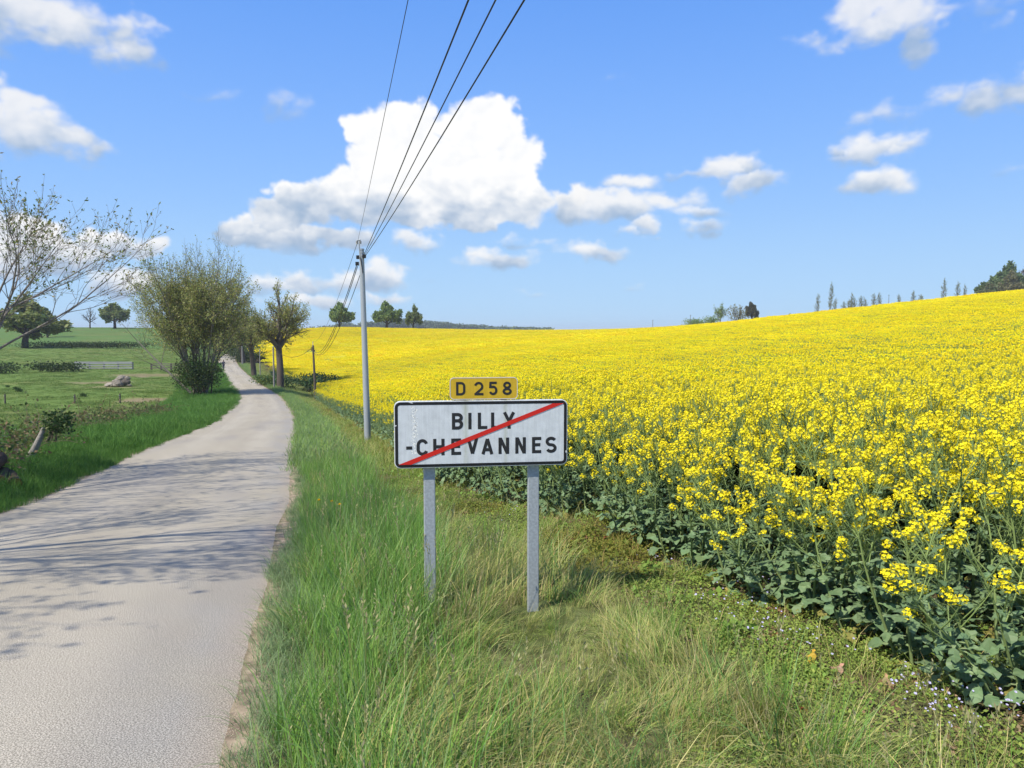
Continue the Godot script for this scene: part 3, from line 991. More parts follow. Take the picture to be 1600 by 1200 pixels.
func build_poles():
	var w := 21.0
	var at := on_ground(-4.14, w)
	var o := thing("utility_pole", at, "tall pale grey steel utility pole standing at the field edge left of the village sign", "utility pole")
	var h := EYE + 2.37 - at.y
	part("shaft", pole_mesh(h, 0.098, 0.066, Vector2(-0.11, 0), M.zinc), o)
	var top := Vector3(-0.11, h, 0)
	for y in [0.0, -0.08, -0.17]:
		tube_part("strap", o, [top + Vector3(0.005, y - 0.045, 0), top + Vector3(0.005, y - 0.01, 0)], 0.076, M.zinc, Color.WHITE, 12)
	tube_part("bracket", o, [top + Vector3(-0.03, -0.25, 0.06), top + Vector3(-0.05, 0.02, 0.06), top + Vector3(-0.06, 0.22, 0.05)], 0.018, M.zinc)
	tube_part("crossbar", o, [top + Vector3(-0.12, 0.22, 0.05), top + Vector3(-0.01, 0.24, 0.05)], 0.022, M.zinc)
	for q in [Vector3(-0.115, 0.16, 0.05), Vector3(-0.02, 0.17, 0.05)]:
		tube_part("insulator", o, [top + q + Vector3(0, -0.04, 0), top + q + Vector3(0, 0.04, 0)], 0.03, M.stone, Color(0.55, 0.55, 0.52))
	var clampv := [Vector3(0.085, -0.22, 0.05), Vector3(-0.1, -0.24, 0.0), Vector3(-0.13, -0.42, -0.02)]
	for q in clampv:
		var m := MB.new()
		m.box(Vector3(-0.045, -0.05, -0.04), Vector3(0.045, 0.05, 0.04), Color.WHITE)
		part("cable_clamp", m.commit(M.black), o, top + q)
	tube_part("conduit", o, [top + Vector3(-0.02, -0.25, 0.085), top + Vector3(0.02, -0.5, 0.085), top + Vector3(0.05, -0.7, 0.085)], 0.012, M.cable)
	var tw: Vector3 = at + top
	# towards the camera and over it: three thick cables and one thin wire
	cable(tw + Vector3(-0.1, 0.17, 0.05), Vector3(5.5, EYE + 4.2, 20.0), 0.25, 0.0038, "thin bare wire, leftmost of the four wires running overhead from the steel pole", "power_wire")
	cable(tw + Vector3(0.08, -0.17, 0.05), Vector3(6.35, EYE + 4.25, 20.0), 0.32, 0.0078, "thick overhead cable, left of the three dark ones leaving the steel pole")
	cable(tw + Vector3(0.09, -0.2, 0.05), Vector3(6.85, EYE + 4.25, 20.0), 0.36, 0.0068, "thick overhead cable, middle of the three dark ones leaving the steel pole")
	cable(tw + Vector3(0.1, -0.23, 0.05), Vector3(7.35, EYE + 4.25, 20.0), 0.40, 0.0078, "thick overhead cable, right of the three dark ones leaving the steel pole")
	# the second pole, of wood
	at = on_ground(-18.2, 68.0)
	var o2 := thing("wooden_pole", at, "dark wooden utility pole at the field edge beyond the steel pole", "utility pole")
	h = 5.1
	part("shaft", pole_mesh(h, 0.12, 0.085, Vector2(-0.16, 0), M.timber, Color(0.20, 0.17, 0.14)), o2)
	var top2 := Vector3(-0.16, h, 0)
	tube_part("bracket", o2, [top2 + Vector3(0, -0.1, 0.06), top2 + Vector3(0.01, 0.35, 0.06)], 0.03, M.zinc)
	for q in [Vector3(-0.12, -0.25, 0), Vector3(-0.13, -0.42, 0), Vector3(0.1, -0.5, 0)]:
		var m := MB.new()
		m.box(Vector3(-0.06, -0.06, -0.06), Vector3(0.06, 0.06, 0.06), Color.WHITE)
		part("cable_clamp", m.commit(M.black), o2, top2 + q)
	var t2: Vector3 = at + top2
	cable(tw + Vector3(-0.1, 0.17, 0.05), t2 + Vector3(0, 0.3, 0), 0.75, 0.006, "thin bare wire between the steel pole and the wooden pole", "power_wire")
	cable(tw + Vector3(-0.14, -0.45, 0), t2 + Vector3(-0.12, -0.25, 0), 1.25, 0.012, "thick dark cable sagging between the steel and the wooden pole, leftmost of three")
	cable(tw + Vector3(-0.12, -0.5, 0), t2 + Vector3(-0.1, -0.42, 0), 1.30, 0.012, "thick dark cable sagging between the steel and the wooden pole, middle one of three")
	cable(tw + Vector3(0.0, -0.55, -0.08), t2 + Vector3(0.1, -0.5, 0), 1.22, 0.010, "dark cable sagging between the steel and the wooden pole, rightmost of three")
	# small poles farther along the verge
	var far := []
	for q in [[-25.6, 79.0, 4.4, 0.10, "pale grey pole standing in front of the nearer verge tree's trunk", 0.42], [-34.6, 101.0, 3.9, 0.07, "thin pale pole between the two verge tree trunks", 0.45], [-42.5, 120.0, 4.2, 0.07, "thin dark pole just left of the farther verge tree", 0.14], [-53.5, 146.0, 3.6, 0.12, "short pale pole farthest down the lane beside the dark hedge", 0.45]]:
		var p := on_ground(q[0], q[1])
		var f := thing("telephone_pole", p, q[4], "utility pole", "small poles along the far verge")
		part("shaft", pole_mesh(q[2], q[3], q[3] * 0.75, Vector2.ZERO, M.timber, Color(q[5], q[5] * 0.98, q[5] * 0.93)), f)
		tube_part("cap", f, [Vector3(0, q[2], 0), Vector3(0, q[2] + 0.1, 0)], q[3] * 0.9, M.zinc)
		far.append(p + Vector3(0, q[2] - 0.1, 0))
	cable(t2 + Vector3(-0.12, -0.25, 0), far[0], 0.9, 0.018, "dark cable drooping left from the wooden pole to the grey pole by the tree")
	cable(far[0], far[1], 0.5, 0.015, "dark cable between the two pale poles by the verge trees")

# ---------- trees ----------
func grow(wd: MB, lf: MB, p: Vector3, d: Vector3, l: float, r: float, depth: int, P: Dictionary):
	var last: bool = depth == P.deep
	var k := clampi(int(l / P.seg[depth]), 2, 8)
	var pts := PackedVector3Array([p])
	var rad := PackedFloat32Array([r])
	var dirs := PackedVector3Array([d])
	var tip: float = r * (0.35 if last else P.tap[depth])
	for i in k:
		d = (d + Vector3(rf(-1, 1), rf(-1, 1), rf(-1, 1)) * P.wob[depth] + UPV * P.up[depth] / k).normalized()
		p += d * l / k
		pts.append(p)
		dirs.append(d)
		rad.append(lerpf(r, tip, (i + 1.0) / k))
	var sides := 3 if r < P.thin else (5 if r < P.thin * 4.0 else 9)
	wd.tube(pts, rad, sides, P.bark_hi if (depth > 0 and P.has("bark_hi")) else P.bark)
	if depth >= P.leafy:
		var prob: float = 1.0
		if P.has("bare0"):
			prob = 1.0 - 0.85 * smoothstep(P.bare0, P.bare1, p.y)
		for i in P.ln:
			if rng.randf() > prob:
				continue
			var f: float = rf(0.75, 1.02) if P.get("tips", false) else rf(0.25, 1.05)
			var a := clampi(int(f * k), 0, k)
			var q := pts[a].lerp(pts[mini(a + 1, k)], f * k - a) + Vector3(rf(-1, 1), rf(-1, 1), rf(-1, 1)) * float(P.spread)
			var ld: Vector3 = (dirs[a] * float(P.get("along", 0.4)) + Vector3(rf(-1, 1), rf(-0.9, 1), rf(-1, 1))).normalized()
			var sd := ld.cross(Vector3(rf(-1, 1), rf(-1, 1), rf(-1, 1))).normalized()
			var s: float = P.ls * rf(0.6, 1.3)
			var cols: Array = P.lc
			lf.leaf(q, ld, sd, s, s * P.lw, vary(cols[rng.randi() % cols.size()], 0.16))
	if last:
		return
	var n: int = P.kids[depth]
	var az := rf(0, TAU)
	for i in n:
		var f := lerpf(P.start[depth], 0.98, (i + rf(0.1, 0.9)) / n)
		var a := clampi(int(f * k), 0, k - 1)
		var q := pts[a].lerp(pts[a + 1], f * k - a)
		var dd := dirs[a + 1]
		az += 2.4 + rf(-0.5, 0.5)
		var u := dd.cross(Vector3(0.3, 0.1, 0.95)).normalized()
		var v := dd.cross(u)
		var an: float = P.ang[depth] * rf(0.75, 1.25)
		var cd := (dd * cos(an) + (u * cos(az) + v * sin(az)) * sin(an)).normalized()
		var rr: float = lerpf(r, tip, f) * (P.rr[depth] if P.rr is Array else P.rr)
		grow(wd, lf, q, cd, l * P.lr[depth] * lerpf(1.15, 0.65, f) * rf(0.75, 1.2), maxf(rr, P.thinnest), depth + 1, P)
	# the leader goes on
	grow(wd, lf, p, d, l * P.lr[depth] * rf(0.7, 0.95), maxf(tip * 0.95, P.thinnest), depth + 1, P)

func fit(wd: MB, lf: MB, h: float, width: float):
	var hi := Vector3(-999, -999, -999)
	var lo := Vector3(999, 999, 999)
	for a in [wd.v, lf.v]:
		for p in a:
			hi = hi.max(p)
			lo = lo.min(p)
	var sy := h / hi.y
	var sx := width / maxf(hi.x - lo.x, 0.1) if width > 0.0 else sy
	var s := Vector3(sx, sy, sx)
	for m in [wd, lf]:
		for i in m.v.size():
			m.v[i] *= s

func plant_tree(called: String, at: Vector3, label: String, wd: MB, lf: MB, group := "", cat := "tree") -> Node3D:
	var o := thing(called, at, label, cat, group)
	part("trunk", wd.commit(M.wood), o)
	if lf.v.size():
		part("crown", lf.commit(M.leaf), o)
	return o

func bare_young(sd: int, h: float, w: float) -> Array:
	rng.seed = sd
	var wd := MB.new()
	var lf := MB.new()
	var P := {"deep": 4, "seg": [0.25, 0.22, 0.16, 0.11, 0.07], "tap": [0.62, 0.42, 0.42, 0.42, 0.4], "wob": [0.03, 0.10, 0.14, 0.17, 0.2], "up": [0.0, 0.36, 0.32, 0.2, 0.2], "thin": 0.012, "thinnest": 0.0034, "bark": Color(0.40, 0.36, 0.31), "bark_hi": Color(0.38, 0.335, 0.30),
		"leafy": 4, "ln": 3, "spread": 0.012, "ls": 0.056, "lw": 0.45, "along": 0.9, "tips": true, "lc": [Color(0.22, 0.25, 0.06), Color(0.16, 0.22, 0.05), Color(0.26, 0.21, 0.08)], "kids": [12, 6, 5, 3], "start": [0.66, 0.3, 0.25, 0.2], "ang": [0.80, 0.50, 0.55, 0.6], "lr": [0.78, 0.62, 0.56, 0.5], "rr": [0.38, 0.5, 0.55, 0.6]}
	grow(wd, lf, Vector3.ZERO, Vector3(0.10, 1, 0).normalized(), 3.4, 0.088, 0, P)
	fit(wd, lf, h, w)
	return [wd, lf]

func oak(sd: int, h: float, w: float, dense: float, leaf: float, cols: Array, bark := Color(0.10, 0.085, 0.07)) -> Array:
	rng.seed = sd
	var wd := MB.new()
	var lf := MB.new()
	var P := {"deep": 4, "seg": [0.8, 0.9, 0.6, 0.5, 0.4], "tap": [0.7, 0.5, 0.5, 0.5, 0.4], "wob": [0.06, 0.16, 0.2, 0.22, 0.25], "up": [0.0, 0.25, 0.2, 0.15, 0.1], "thin": 0.05, "thinnest": 0.012, "bark": bark,
		"leafy": 3, "ln": int(12 * dense), "spread": 0.42, "ls": leaf, "lw": 0.8, "lc": cols, "kids": [6, 5, 4, 3], "start": [0.5, 0.3, 0.3, 0.2], "ang": [1.0, 0.75, 0.75, 0.7], "lr": [0.95, 0.62, 0.55, 0.55], "rr": 0.6}
	grow(wd, lf, Vector3.ZERO, UPV, 4.2, 0.42, 0, P)
	fit(wd, lf, h, w)
	return [wd, lf]

func poplar(sd: int, h: float, w: float, n: int) -> Array:
	rng.seed = sd
	var wd := MB.new()
	var lf := MB.new()
	var P := {"deep": 2, "seg": [0.8, 0.5, 0.3], "tap": [0.25, 0.4, 0.4], "wob": [0.05, 0.15, 0.2], "up": [0.1, 0.6, 0.4], "thin": 0.05, "thinnest": 0.02, "bark": Color(0.16, 0.14, 0.12),
		"leafy": 1, "ln": n, "spread": 0.22, "ls": 0.30, "lw": 0.7, "lc": [Color(0.20, 0.24, 0.09), Color(0.24, 0.22, 0.12), Color(0.17, 0.20, 0.09)], "kids": [22, 4], "start": [0.22, 0.25], "ang": [0.85, 0.7], "lr": [0.22, 0.5], "rr": 0.5}
	grow(wd, lf, Vector3.ZERO, UPV, 7.5, 0.17, 0, P)
	fit(wd, lf, h, w)
	return [wd, lf]

func bush(sd: int, size: Vector3, n: int, leaf: float, cols: Array, lumps := 5) -> Array:
	rng.seed = sd
	var wd := MB.new()
	var lf := MB.new()
	var c := []
	for i in lumps:
		c.append([Vector3(rf(-0.34, 0.34), rf(0.3, 0.58), rf(-0.34, 0.34)) * size, rf(0.24, 0.42)])
	for i in 9:
		var tip: Vector3 = c[i % lumps][0] + Vector3(rf(-0.2, 0.2), rf(0.0, 0.3), rf(-0.2, 0.2)) * size
		var p0 := Vector3(rf(-0.2, 0.2) * size.x, -0.1, rf(-0.2, 0.2) * size.z)
		wd.tube(PackedVector3Array([p0, p0.lerp(tip, 0.5) + Vector3(rf(-0.1, 0.1), 0.1, rf(-0.1, 0.1)) * size.y, tip]), PackedFloat32Array([0.03 * size.y * 0.5, 0.02 * size.y * 0.5, 0.006 * size.y]), 4, Color(0.13, 0.11, 0.09))
	for i in n:
		var q = c[rng.randi() % lumps]
		var d := Vector3(rf(-1, 1), rf(-1, 1), rf(-1, 1))
		d = d.normalized() * pow(rng.randf(), 0.4) * q[1]
		var p: Vector3 = q[0] + d * size * Vector3(1, 1.15, 1)
		if p.y < 0.0:
			p.y = rf(0.0, 0.2) * size.y
		var ld := Vector3(rf(-1, 1), rf(-0.6, 1), rf(-1, 1)).normalized()
		lf.leaf(p, ld, ld.cross(Vector3(rf(-1, 1), rf(-1, 1), rf(-1, 1))).normalized(), leaf * rf(0.6, 1.3), leaf * 0.7, vary(cols[rng.randi() % cols.size()], 0.18))
	return [wd, lf]

const OLIVE := [Color(0.37, 0.38, 0.11), Color(0.30, 0.335, 0.09), Color(0.38, 0.34, 0.15), Color(0.25, 0.30, 0.085)]
const OAKG := [Color(0.21, 0.30, 0.09), Color(0.16, 0.245, 0.07), Color(0.25, 0.34, 0.10)]
const DARKG := [Color(0.065, 0.10, 0.035), Color(0.08, 0.12, 0.04), Color(0.05, 0.085, 0.03)]

func build_trees():
	# the young tree that hangs in from the left, and its neighbour outside the picture whose shadow lies on the road
	var a := bare_young(31, 7.0, 5.6)
	var o := plant_tree("young_tree", on_ground(-9.33, 13.0), "slender young tree with sparse budding leaves at the left edge above the verge", a[0], a[1], "young trees on the left verge")
	var s2 := copy_of(o, on_ground(-7.6, 3.6), "taller young tree nearest the camera, whose branches shade the road", "young trees on the left verge")
	s2.rotation.y = 2.1
	s2.scale = Vector3.ONE * 1.4
	s2 = copy_of(o, on_ground(-10.4, 8.4), "taller young tree between the nearest one and the slender one at the left edge", "young trees on the left verge")
	s2.rotation.y = 4.4
	s2.scale = Vector3.ONE * 1.4
	# the big many-stemmed tree left of the road
	rng.seed = 77
	var wd := MB.new()
	var lf := MB.new()
	var P := {"deep": 3, "seg": [1.1, 0.6, 0.4, 0.3], "tap": [0.3, 0.35, 0.4, 0.4], "wob": [0.05, 0.1, 0.14, 0.18], "up": [0.12, 0.3, 0.25, 0.15], "thin": 0.025, "thinnest": 0.011, "bark": Color(0.32, 0.29, 0.245), "bark_hi": Color(0.27, 0.24, 0.20),
		"leafy": 2, "ln": 7, "spread": 0.2, "ls": 0.125, "lw": 0.62, "lc": OLIVE, "kids": [12, 7, 5], "start": [0.34, 0.15, 0.15], "ang": [0.85, 0.65, 0.6], "lr": [0.44, 0.46, 0.5], "rr": 0.42, "bare0": 7.5, "bare1": 12.0}
	for i in 15:
		var az := TAU * i / 15.0 + rf(-0.2, 0.2)
		var tilt := rf(0.10, 0.50) if i % 3 else rf(0.0, 0.12)
		var d := Vector3(cos(az) * sin(tilt), cos(tilt), sin(az) * sin(tilt))
		grow(wd, lf, Vector3(cos(az) * 0.45, 0, sin(az) * 0.45), d, rf(7.4, 8.6) * (1.0 + 0.05 * smoothstep(0.1, 0.3, tilt)), rf(0.09, 0.16), 0, P)
	fit(wd, lf, 15.3, 12.8)
	var Q := P.duplicate()
	Q.kids = [5, 3, 2]
	Q.bark = Color(0.42, 0.39, 0.34)
	Q.ln = 2
	Q.up = [0.02, 0.3, 0.2, 0.1]
	grow(wd, lf, Vector3(-0.7, 0.2, 0.3), Vector3(-0.85, 0.85, 0.2).normalized(), 6.6, 0.13, 0, Q)
	plant_tree("roadside_tree", on_ground(-28.9, 68.0), "big many-stemmed tree with fine olive young foliage left of the road", wd, lf)
	var b := bush(5, Vector3(4.6, 4.0, 3.6), 5200, 0.16, [DARKG[0], DARKG[1], DARKG[2], Color(0.09, 0.13, 0.035)], 7)
	plant_tree("ivy_shrub", on_ground(-28.3, 66.8), "dark ivy-like shrub around the foot of the big roadside tree", b[0], b[1], "", "shrub")
	# trees on the right verge
	rng.seed = 12
	wd = MB.new()
	lf = MB.new()
	P = {"deep": 4, "seg": [0.7, 0.5, 0.4, 0.3, 0.25], "tap": [0.75, 0.4, 0.4, 0.4, 0.4], "wob": [0.05, 0.12, 0.16, 0.18, 0.2], "up": [0.0, 0.2, 0.2, 0.15, 0.1], "thin": 0.03, "thinnest": 0.012, "bark": Color(0.17, 0.145, 0.12), "bark_hi": Color(0.25, 0.22, 0.18),
		"leafy": 3, "ln": 4, "spread": 0.16, "ls": 0.14, "lw": 0.6, "lc": OLIVE, "kids": [8, 8, 6, 3], "start": [0.75, 0.25, 0.2, 0.2], "ang": [0.85, 0.7, 0.65, 0.6], "lr": [1.0, 0.5, 0.5, 0.5], "rr": 0.6, "bare0": 9.5, "bare1": 13.0}
	grow(wd, lf, Vector3.ZERO, Vector3(-0.04, 1, 0).normalized(), 4.4, 0.36, 0, P)
	fit(wd, lf, 12.2, 8.2)
	o = plant_tree("verge_tree", on_ground(-25.4, 80.5), "leaning dark-trunked tree with thin olive crown beside the rapeseed, nearer of two", wd, lf, "trees on the right verge")
	var o2 := copy_of(o, on_ground(-37.2, 106.0), "brown-trunked tree with olive crown on the right verge, farther of two", "trees on the right verge")
	o2.rotation.y = 2.4
	o2.scale = Vector3(0.95, 0.92, 0.95)
	for q in [[-55.5, 152.0, 1.0, "tree with olive crown arching over the far bend of the lane"], [-66.5, 150.0, 0.95, "tree behind the big roadside tree on the left of the far lane"], [-80.5, 188.0, 1.0, "farthest tree over the shaded end of the lane"], [-66.0, 178.0, 0.9, "tree on the bank right of the shaded lane end"]]:
		o2 = copy_of(o, on_ground(q[0], q[1]), q[3], "trees at the far end of the lane")
		o2.rotation.y = q[0]
		o2.scale = Vector3(1.2, 1, 1.2) * q[2]
	b = bush(9, Vector3(9, 3.6, 4), 2600, 0.3, DARKG, 7)
	plant_tree("hedge", on_ground(-58.0, 160.0), "dark hedge beside the lane where it enters the shade", b[0], b[1], "", "hedge")
	b = bush(91, Vector3(16, 7.0, 6), 4500, 0.42, [OAKG[0], OAKG[1], DARKG[1]], 9)
	plant_tree("thicket", on_ground(-76.0, 205.0), "green thicket closing the view at the far end of the lane", b[0], b[1], "", "shrub")
	b = bush(10, Vector3(7, 2.3, 4), 2200, 0.22, [Color(0.06, 0.12, 0.05), Color(0.08, 0.14, 0.045)], 7)
	plant_tree("bank_shrub", on_ground(-23.2, 82.5), "low bluish green shrub right of the nearer verge tree", b[0], b[1], "", "shrub")
	b = bush(14, Vector3(5, 1.4, 3), 1500, 0.2, [Color(0.07, 0.14, 0.05), Color(0.15, 0.19, 0.04)], 6)
	plant_tree("verge_shrub", on_ground(-28.2, 84.0), "low yellow-green shrub at the foot of the nearer verge tree", b[0], b[1], "", "shrub")
	# three oaks on the crest of the rapeseed field
	a = oak(1, 12.6, 12.0, 1.15, 0.62, OAKG)
	plant_tree("oak_tree", on_ground(-72.5, 310.0), "dense round oak on the field crest, leftmost of three", a[0], a[1], "oaks on the field crest")
	a = oak(2, 12.9, 14.2, 0.75, 0.6, OAKG)
	plant_tree("oak_tree", on_ground(-53.1, 312.0), "wide oak with visible limbs on the field crest, middle of three", a[0], a[1], "oaks on the field crest")
	a = oak(3, 11.8, 7.8, 0.8, 0.6, [Color(0.20, 0.25, 0.08), Color(0.17, 0.22, 0.08)])
	plant_tree("oak_tree", on_ground(-41.6, 311.0), "narrow thinner oak on the field crest, rightmost of three", a[0], a[1], "oaks on the field crest")
	# trees over the pasture on the left
	a = oak(4, 12.2, 15.5, 0.9, 0.62, [Color(0.26, 0.30, 0.09), Color(0.21, 0.26, 0.08)])
	plant_tree("pasture_oak", on_ground(-184.0, 342.0), "broad pale green oak on the skyline of the upper pasture", a[0], a[1], "trees over the pasture")
	a = oak(5, 10.6, 6.5, 0.06, 0.5, OAKG, Color(0.17, 0.15, 0.13))
	plant_tree("bare_tree", on_ground(-195.5, 342.0), "small leafless tree on the skyline left of the broad pasture oak", a[0], a[1], "trees over the pasture")
	a = oak(6, 15.5, 17.0, 0.6, 0.6, [Color(0.29, 0.32, 0.10), Color(0.23, 0.27, 0.08)])
	plant_tree("hedge_oak", on_ground(-133.5, 202.0), "large olive oak by the hedge behind the young tree's trunk", a[0], a[1], "trees over the pasture")
	a = oak(7, 10.8, 8.0, 0.5, 0.55, [Color(0.17, 0.21, 0.09)])
	plant_tree("hedge_tree", on_ground(-165.0, 262.0), "thin grey-green tree right of the large hedge oak", a[0], a[1], "trees over the pasture")
	for q in [[-115.0, 200.0, 34.0, 2.2, "long dark hedge across the upper pasture"], [-74.5, 104.0, 9.0, 1.9, "dark clipped hedge at the left edge below the pasture fence"], [-67.0, 108.0, 6.6, 1.7, "dark rounded hedge between the left edge and the rail fence"]]:
		b = bush(int(q[2]), Vector3(q[2], q[3], 2.4), int(q[2] * 190), 0.32, DARKG, int(q[2]) + 6)
		plant_tree("pasture_hedge", on_ground(q[0], q[1]), q[4], b[0], b[1], "hedges in the pasture", "hedge")
	b = bush(44, Vector3(3.2, 1.0, 2.2), 500, 0.2, DARKG, 4)
	plant_tree("pasture_shrub", on_ground(-46.5, 116.0), "low dark shrub by the right-hand rail fence in the pasture", b[0], b[1], "", "shrub")
	# the skyline right of the middle
	for q in [[81.0, 330.0, 12.0, 4.2, OAKG, "long low green bush on the skyline, leftmost of the right-hand ones"], [89.5, 331.0, 9.0, 4.6, OAKG, "rounded green bush beside the leafless shrub on the skyline"], [101.0, 330.0, 10.5, 8.2, [Color(0.24, 0.22, 0.10), Color(0.18, 0.19, 0.08)], "olive brown rounded tree-sized bush on the skyline"], [115.5, 331.0, 9.0, 2.4, OAKG, "small low green bush on the skyline right of the dark tree"], [166.5, 335.0, 7.0, 2.6, OAKG, "small green bush in the gap of the thin tree row"], [72.0, 332.0, 3.5, 1.3, OAKG, "tiny green bush farthest left on the field crest"]]:
		b = bush(int(q[0] * 3), Vector3(q[2], q[3] * 1.3, q[2] * 0.7), int(q[2] * 110), 0.55, q[4], 7)
		plant_tree("crest_bush", on_ground(q[0], q[1], 0.4), q[5], b[0], b[1], "bushes on the field crest", "bush")
	a = oak(8, 10.4, 7.2, 1.3, 0.55, [Color(0.10, 0.10, 0.06), Color(0.08, 0.09, 0.05)])
	plant_tree("crest_tree", on_ground(107.0, 330.0, 0.5), "dark round-headed small tree on the skyline right of the olive bush", a[0], a[1], "trees on the field crest")
	a = oak(9, 11.2, 6.6, 0.12, 0.5, OAKG, Color(0.2, 0.18, 0.16))
	plant_tree("crest_tree", on_ground(93.5, 332.0, 0.5), "leafless grey shrubby tree between the green and olive bushes", a[0], a[1], "trees on the field crest")
	a = oak(10, 3.6, 4.4, 0.15, 0.4, OAKG, Color(0.2, 0.18, 0.16))
	plant_tree("crest_tree", on_ground(124.3, 330.0, 0.5), "pale leafless shrub on the skyline left of the thin tree row", a[0], a[1], "trees on the field crest")
	# the row of thin lopped trees
	var protos := []
	var ordinal := ["first", "second", "third", "fourth", "fifth", "sixth", "seventh", "eighth", "ninth", "tenth", "eleventh", "twelfth", "thirteenth", "fourteenth", "fifteenth", "sixteenth"]
	var row := [[136.3, 8.3, 0], [141.9, 12.2, 1], [143.6, 6.2, 2], [147.8, 4.4, 0], [150.1, 5.2, 1], [151.5, 7.6, 2], [152.7, 5.4, 0], [155.8, 6.0, 1], [158.0, 5.0, 2], [161.5, 6.2, 0], [164.2, 6.4, 1], [173.0, 5.2, 2], [179.1, 6.0, 0], [182.5, 4.6, 1], [192.3, 10.0, 0], [198.3, 8.8, 1], [201.7, 7.6, 2]]
	for i in 3:
		var t := poplar(60 + i, 8.0, 3.2 - i * 0.3, 4)
		protos.append(t)
	var roots := []
	for i in row.size():
		var q = row[i]
		var lab: String = "thin lopped tree on the right skyline, %s from the left" % (ordinal[i] if i < 16 else "farthest")
		var t: Node3D
		if i < 3:
			t = plant_tree("row_tree", on_ground(q[0], 330.0, 0.3), lab, protos[i][0], protos[i][1], "thin trees along the right skyline")
			roots.append(t)
		else:
			t = copy_of(roots[q[2]], on_ground(q[0], 330.0, 0.3), lab, "thin trees along the right skyline")
		t.scale = Vector3(0.9 + 0.03 * (i % 5), q[1] * 1.2 / 8.0 + 0.2, 0.9 + 0.03 * (i % 5))
		t.rotation.y = i * 1.7
	# the small wood on the right
	var cw := [Color(0.17, 0.20, 0.08), Color(0.21, 0.20, 0.10), Color(0.14, 0.19, 0.075)]
	for q in [[207.0, 320.0, 8.5, 10.0, cw, "rounded brownish tree at the left end of the right-hand wood"], [211.0, 325.0, 11.5, 10.5, [Color(0.16, 0.23, 0.09)], "dark green tree second from the left in the right-hand wood"], [214.5, 318.0, 12.5, 13.0, [Color(0.22, 0.21, 0.11), Color(0.18, 0.19, 0.09)], "wide olive brown tree in the middle of the right-hand wood"], [218.0, 324.0, 15.8, 12.5, [Color(0.14, 0.21, 0.085)], "tallest dark green tree of the right-hand wood"], [223.0, 319.0, 12.0, 11.0, [Color(0.12, 0.18, 0.07)], "dark tree right of the tallest one in the wood"], [230.0, 322.0, 13.0, 12.0, [Color(0.16, 0.25, 0.08)], "green tree at the right edge of the picture in the wood"]]:
		a = oak(int(q[0]), q[2] * 1.3, q[3] * 1.1, 1.1, 0.6, q[4])
		plant_tree("wood_tree", on_ground(q[0], q[1]), q[5], a[0], a[1], "trees of the right-hand wood")
	a = oak(30, 22.0, 9.0, 0.12, 0.5, [Color(0.16, 0.12, 0.1)], Color(0.20, 0.16, 0.15))
	plant_tree("wood_tree", on_ground(226.5, 326.0), "tall leafless reddish grey tree at the right edge of the wood", a[0], a[1], "trees of the right-hand wood")
	for q in [[209.0, 314.0, 8.0, 4.2, DARKG, "dark bush under the left end of the wood"], [216.0, 313.0, 9.0, 5.0, [Color(0.06, 0.10, 0.03), Color(0.09, 0.14, 0.04)], "green bush under the middle of the wood"], [225.0, 312.0, 11.0, 6.0, [Color(0.10, 0.20, 0.06)], "bright green bush under the right end of the wood"]]:
		b = bush(int(q[0]), Vector3(q[2], q[3], 6), int(q[2] * 150), 0.6, q[4], 8)
		plant_tree("wood_bush", on_ground(q[0], q[1], 0.3), q[5], b[0], b[1], "bushes under the right-hand wood", "bush")
	# a far wooded ridge behind the field
	rng.seed = 400
	var far := Node3D.new()
	far.name = "far_woodland"
	add_child(far)
	tag(far, "distant wooded ridge low on the horizon behind the oaks", "woodland", "", "stuff")
	b = bush(70, Vector3(22, 16, 22), 500, 3.4, [Color(0.12, 0.18, 0.09), Color(0.10, 0.15, 0.08)], 6)
	var inst := Inst.new()
	for i in 900:
		var x := rf(-330, 60)
		var w := rf(1180, 1420)
		var e := 15.5 * exp(-pow((x + 190.0) / 95.0, 2.0)) + 3.0 * exp(-pow((x + 60.0) / 120.0, 2.0)) + 4.0
		inst.add(Vector3(x, EYE - 11.0 + e * rf(0.5, 0.95), -w), Basis(UPV, rf(0, TAU)).scaled(Vector3(1, rf(0.7, 1.1), 1)), Color(1, 1, 1) * rf(0.8, 1.15))
	mm("tree_crowns", b[1].commit(M.leaf), inst, far)

# ---------- rapeseed ----------
const YEL := Color(0.94, 0.79, 0.03)
const STEM := Color(0.25, 0.345, 0.115)
const RLEAF := Color(0.155, 0.24, 0.115)

func flower(m: MB, p: Vector3, n: Vector3, r: float, col: Color):
	var u := n.cross(Vector3(0.31, 0.83, 0.46)).normalized()
	var v := n.cross(u)
	var a0 := rf(0, TAU)
	for i in 4:
		var a := a0 + i * PI / 2.0
		var d := (u * cos(a) + v * sin(a) + n * 0.35).normalized()
		var s := n.cross(d).normalized()
		var mid := p + d * r * 0.62
		m.quad(p, mid + s * r * 0.42, p + d * r, mid - s * r * 0.42, col)

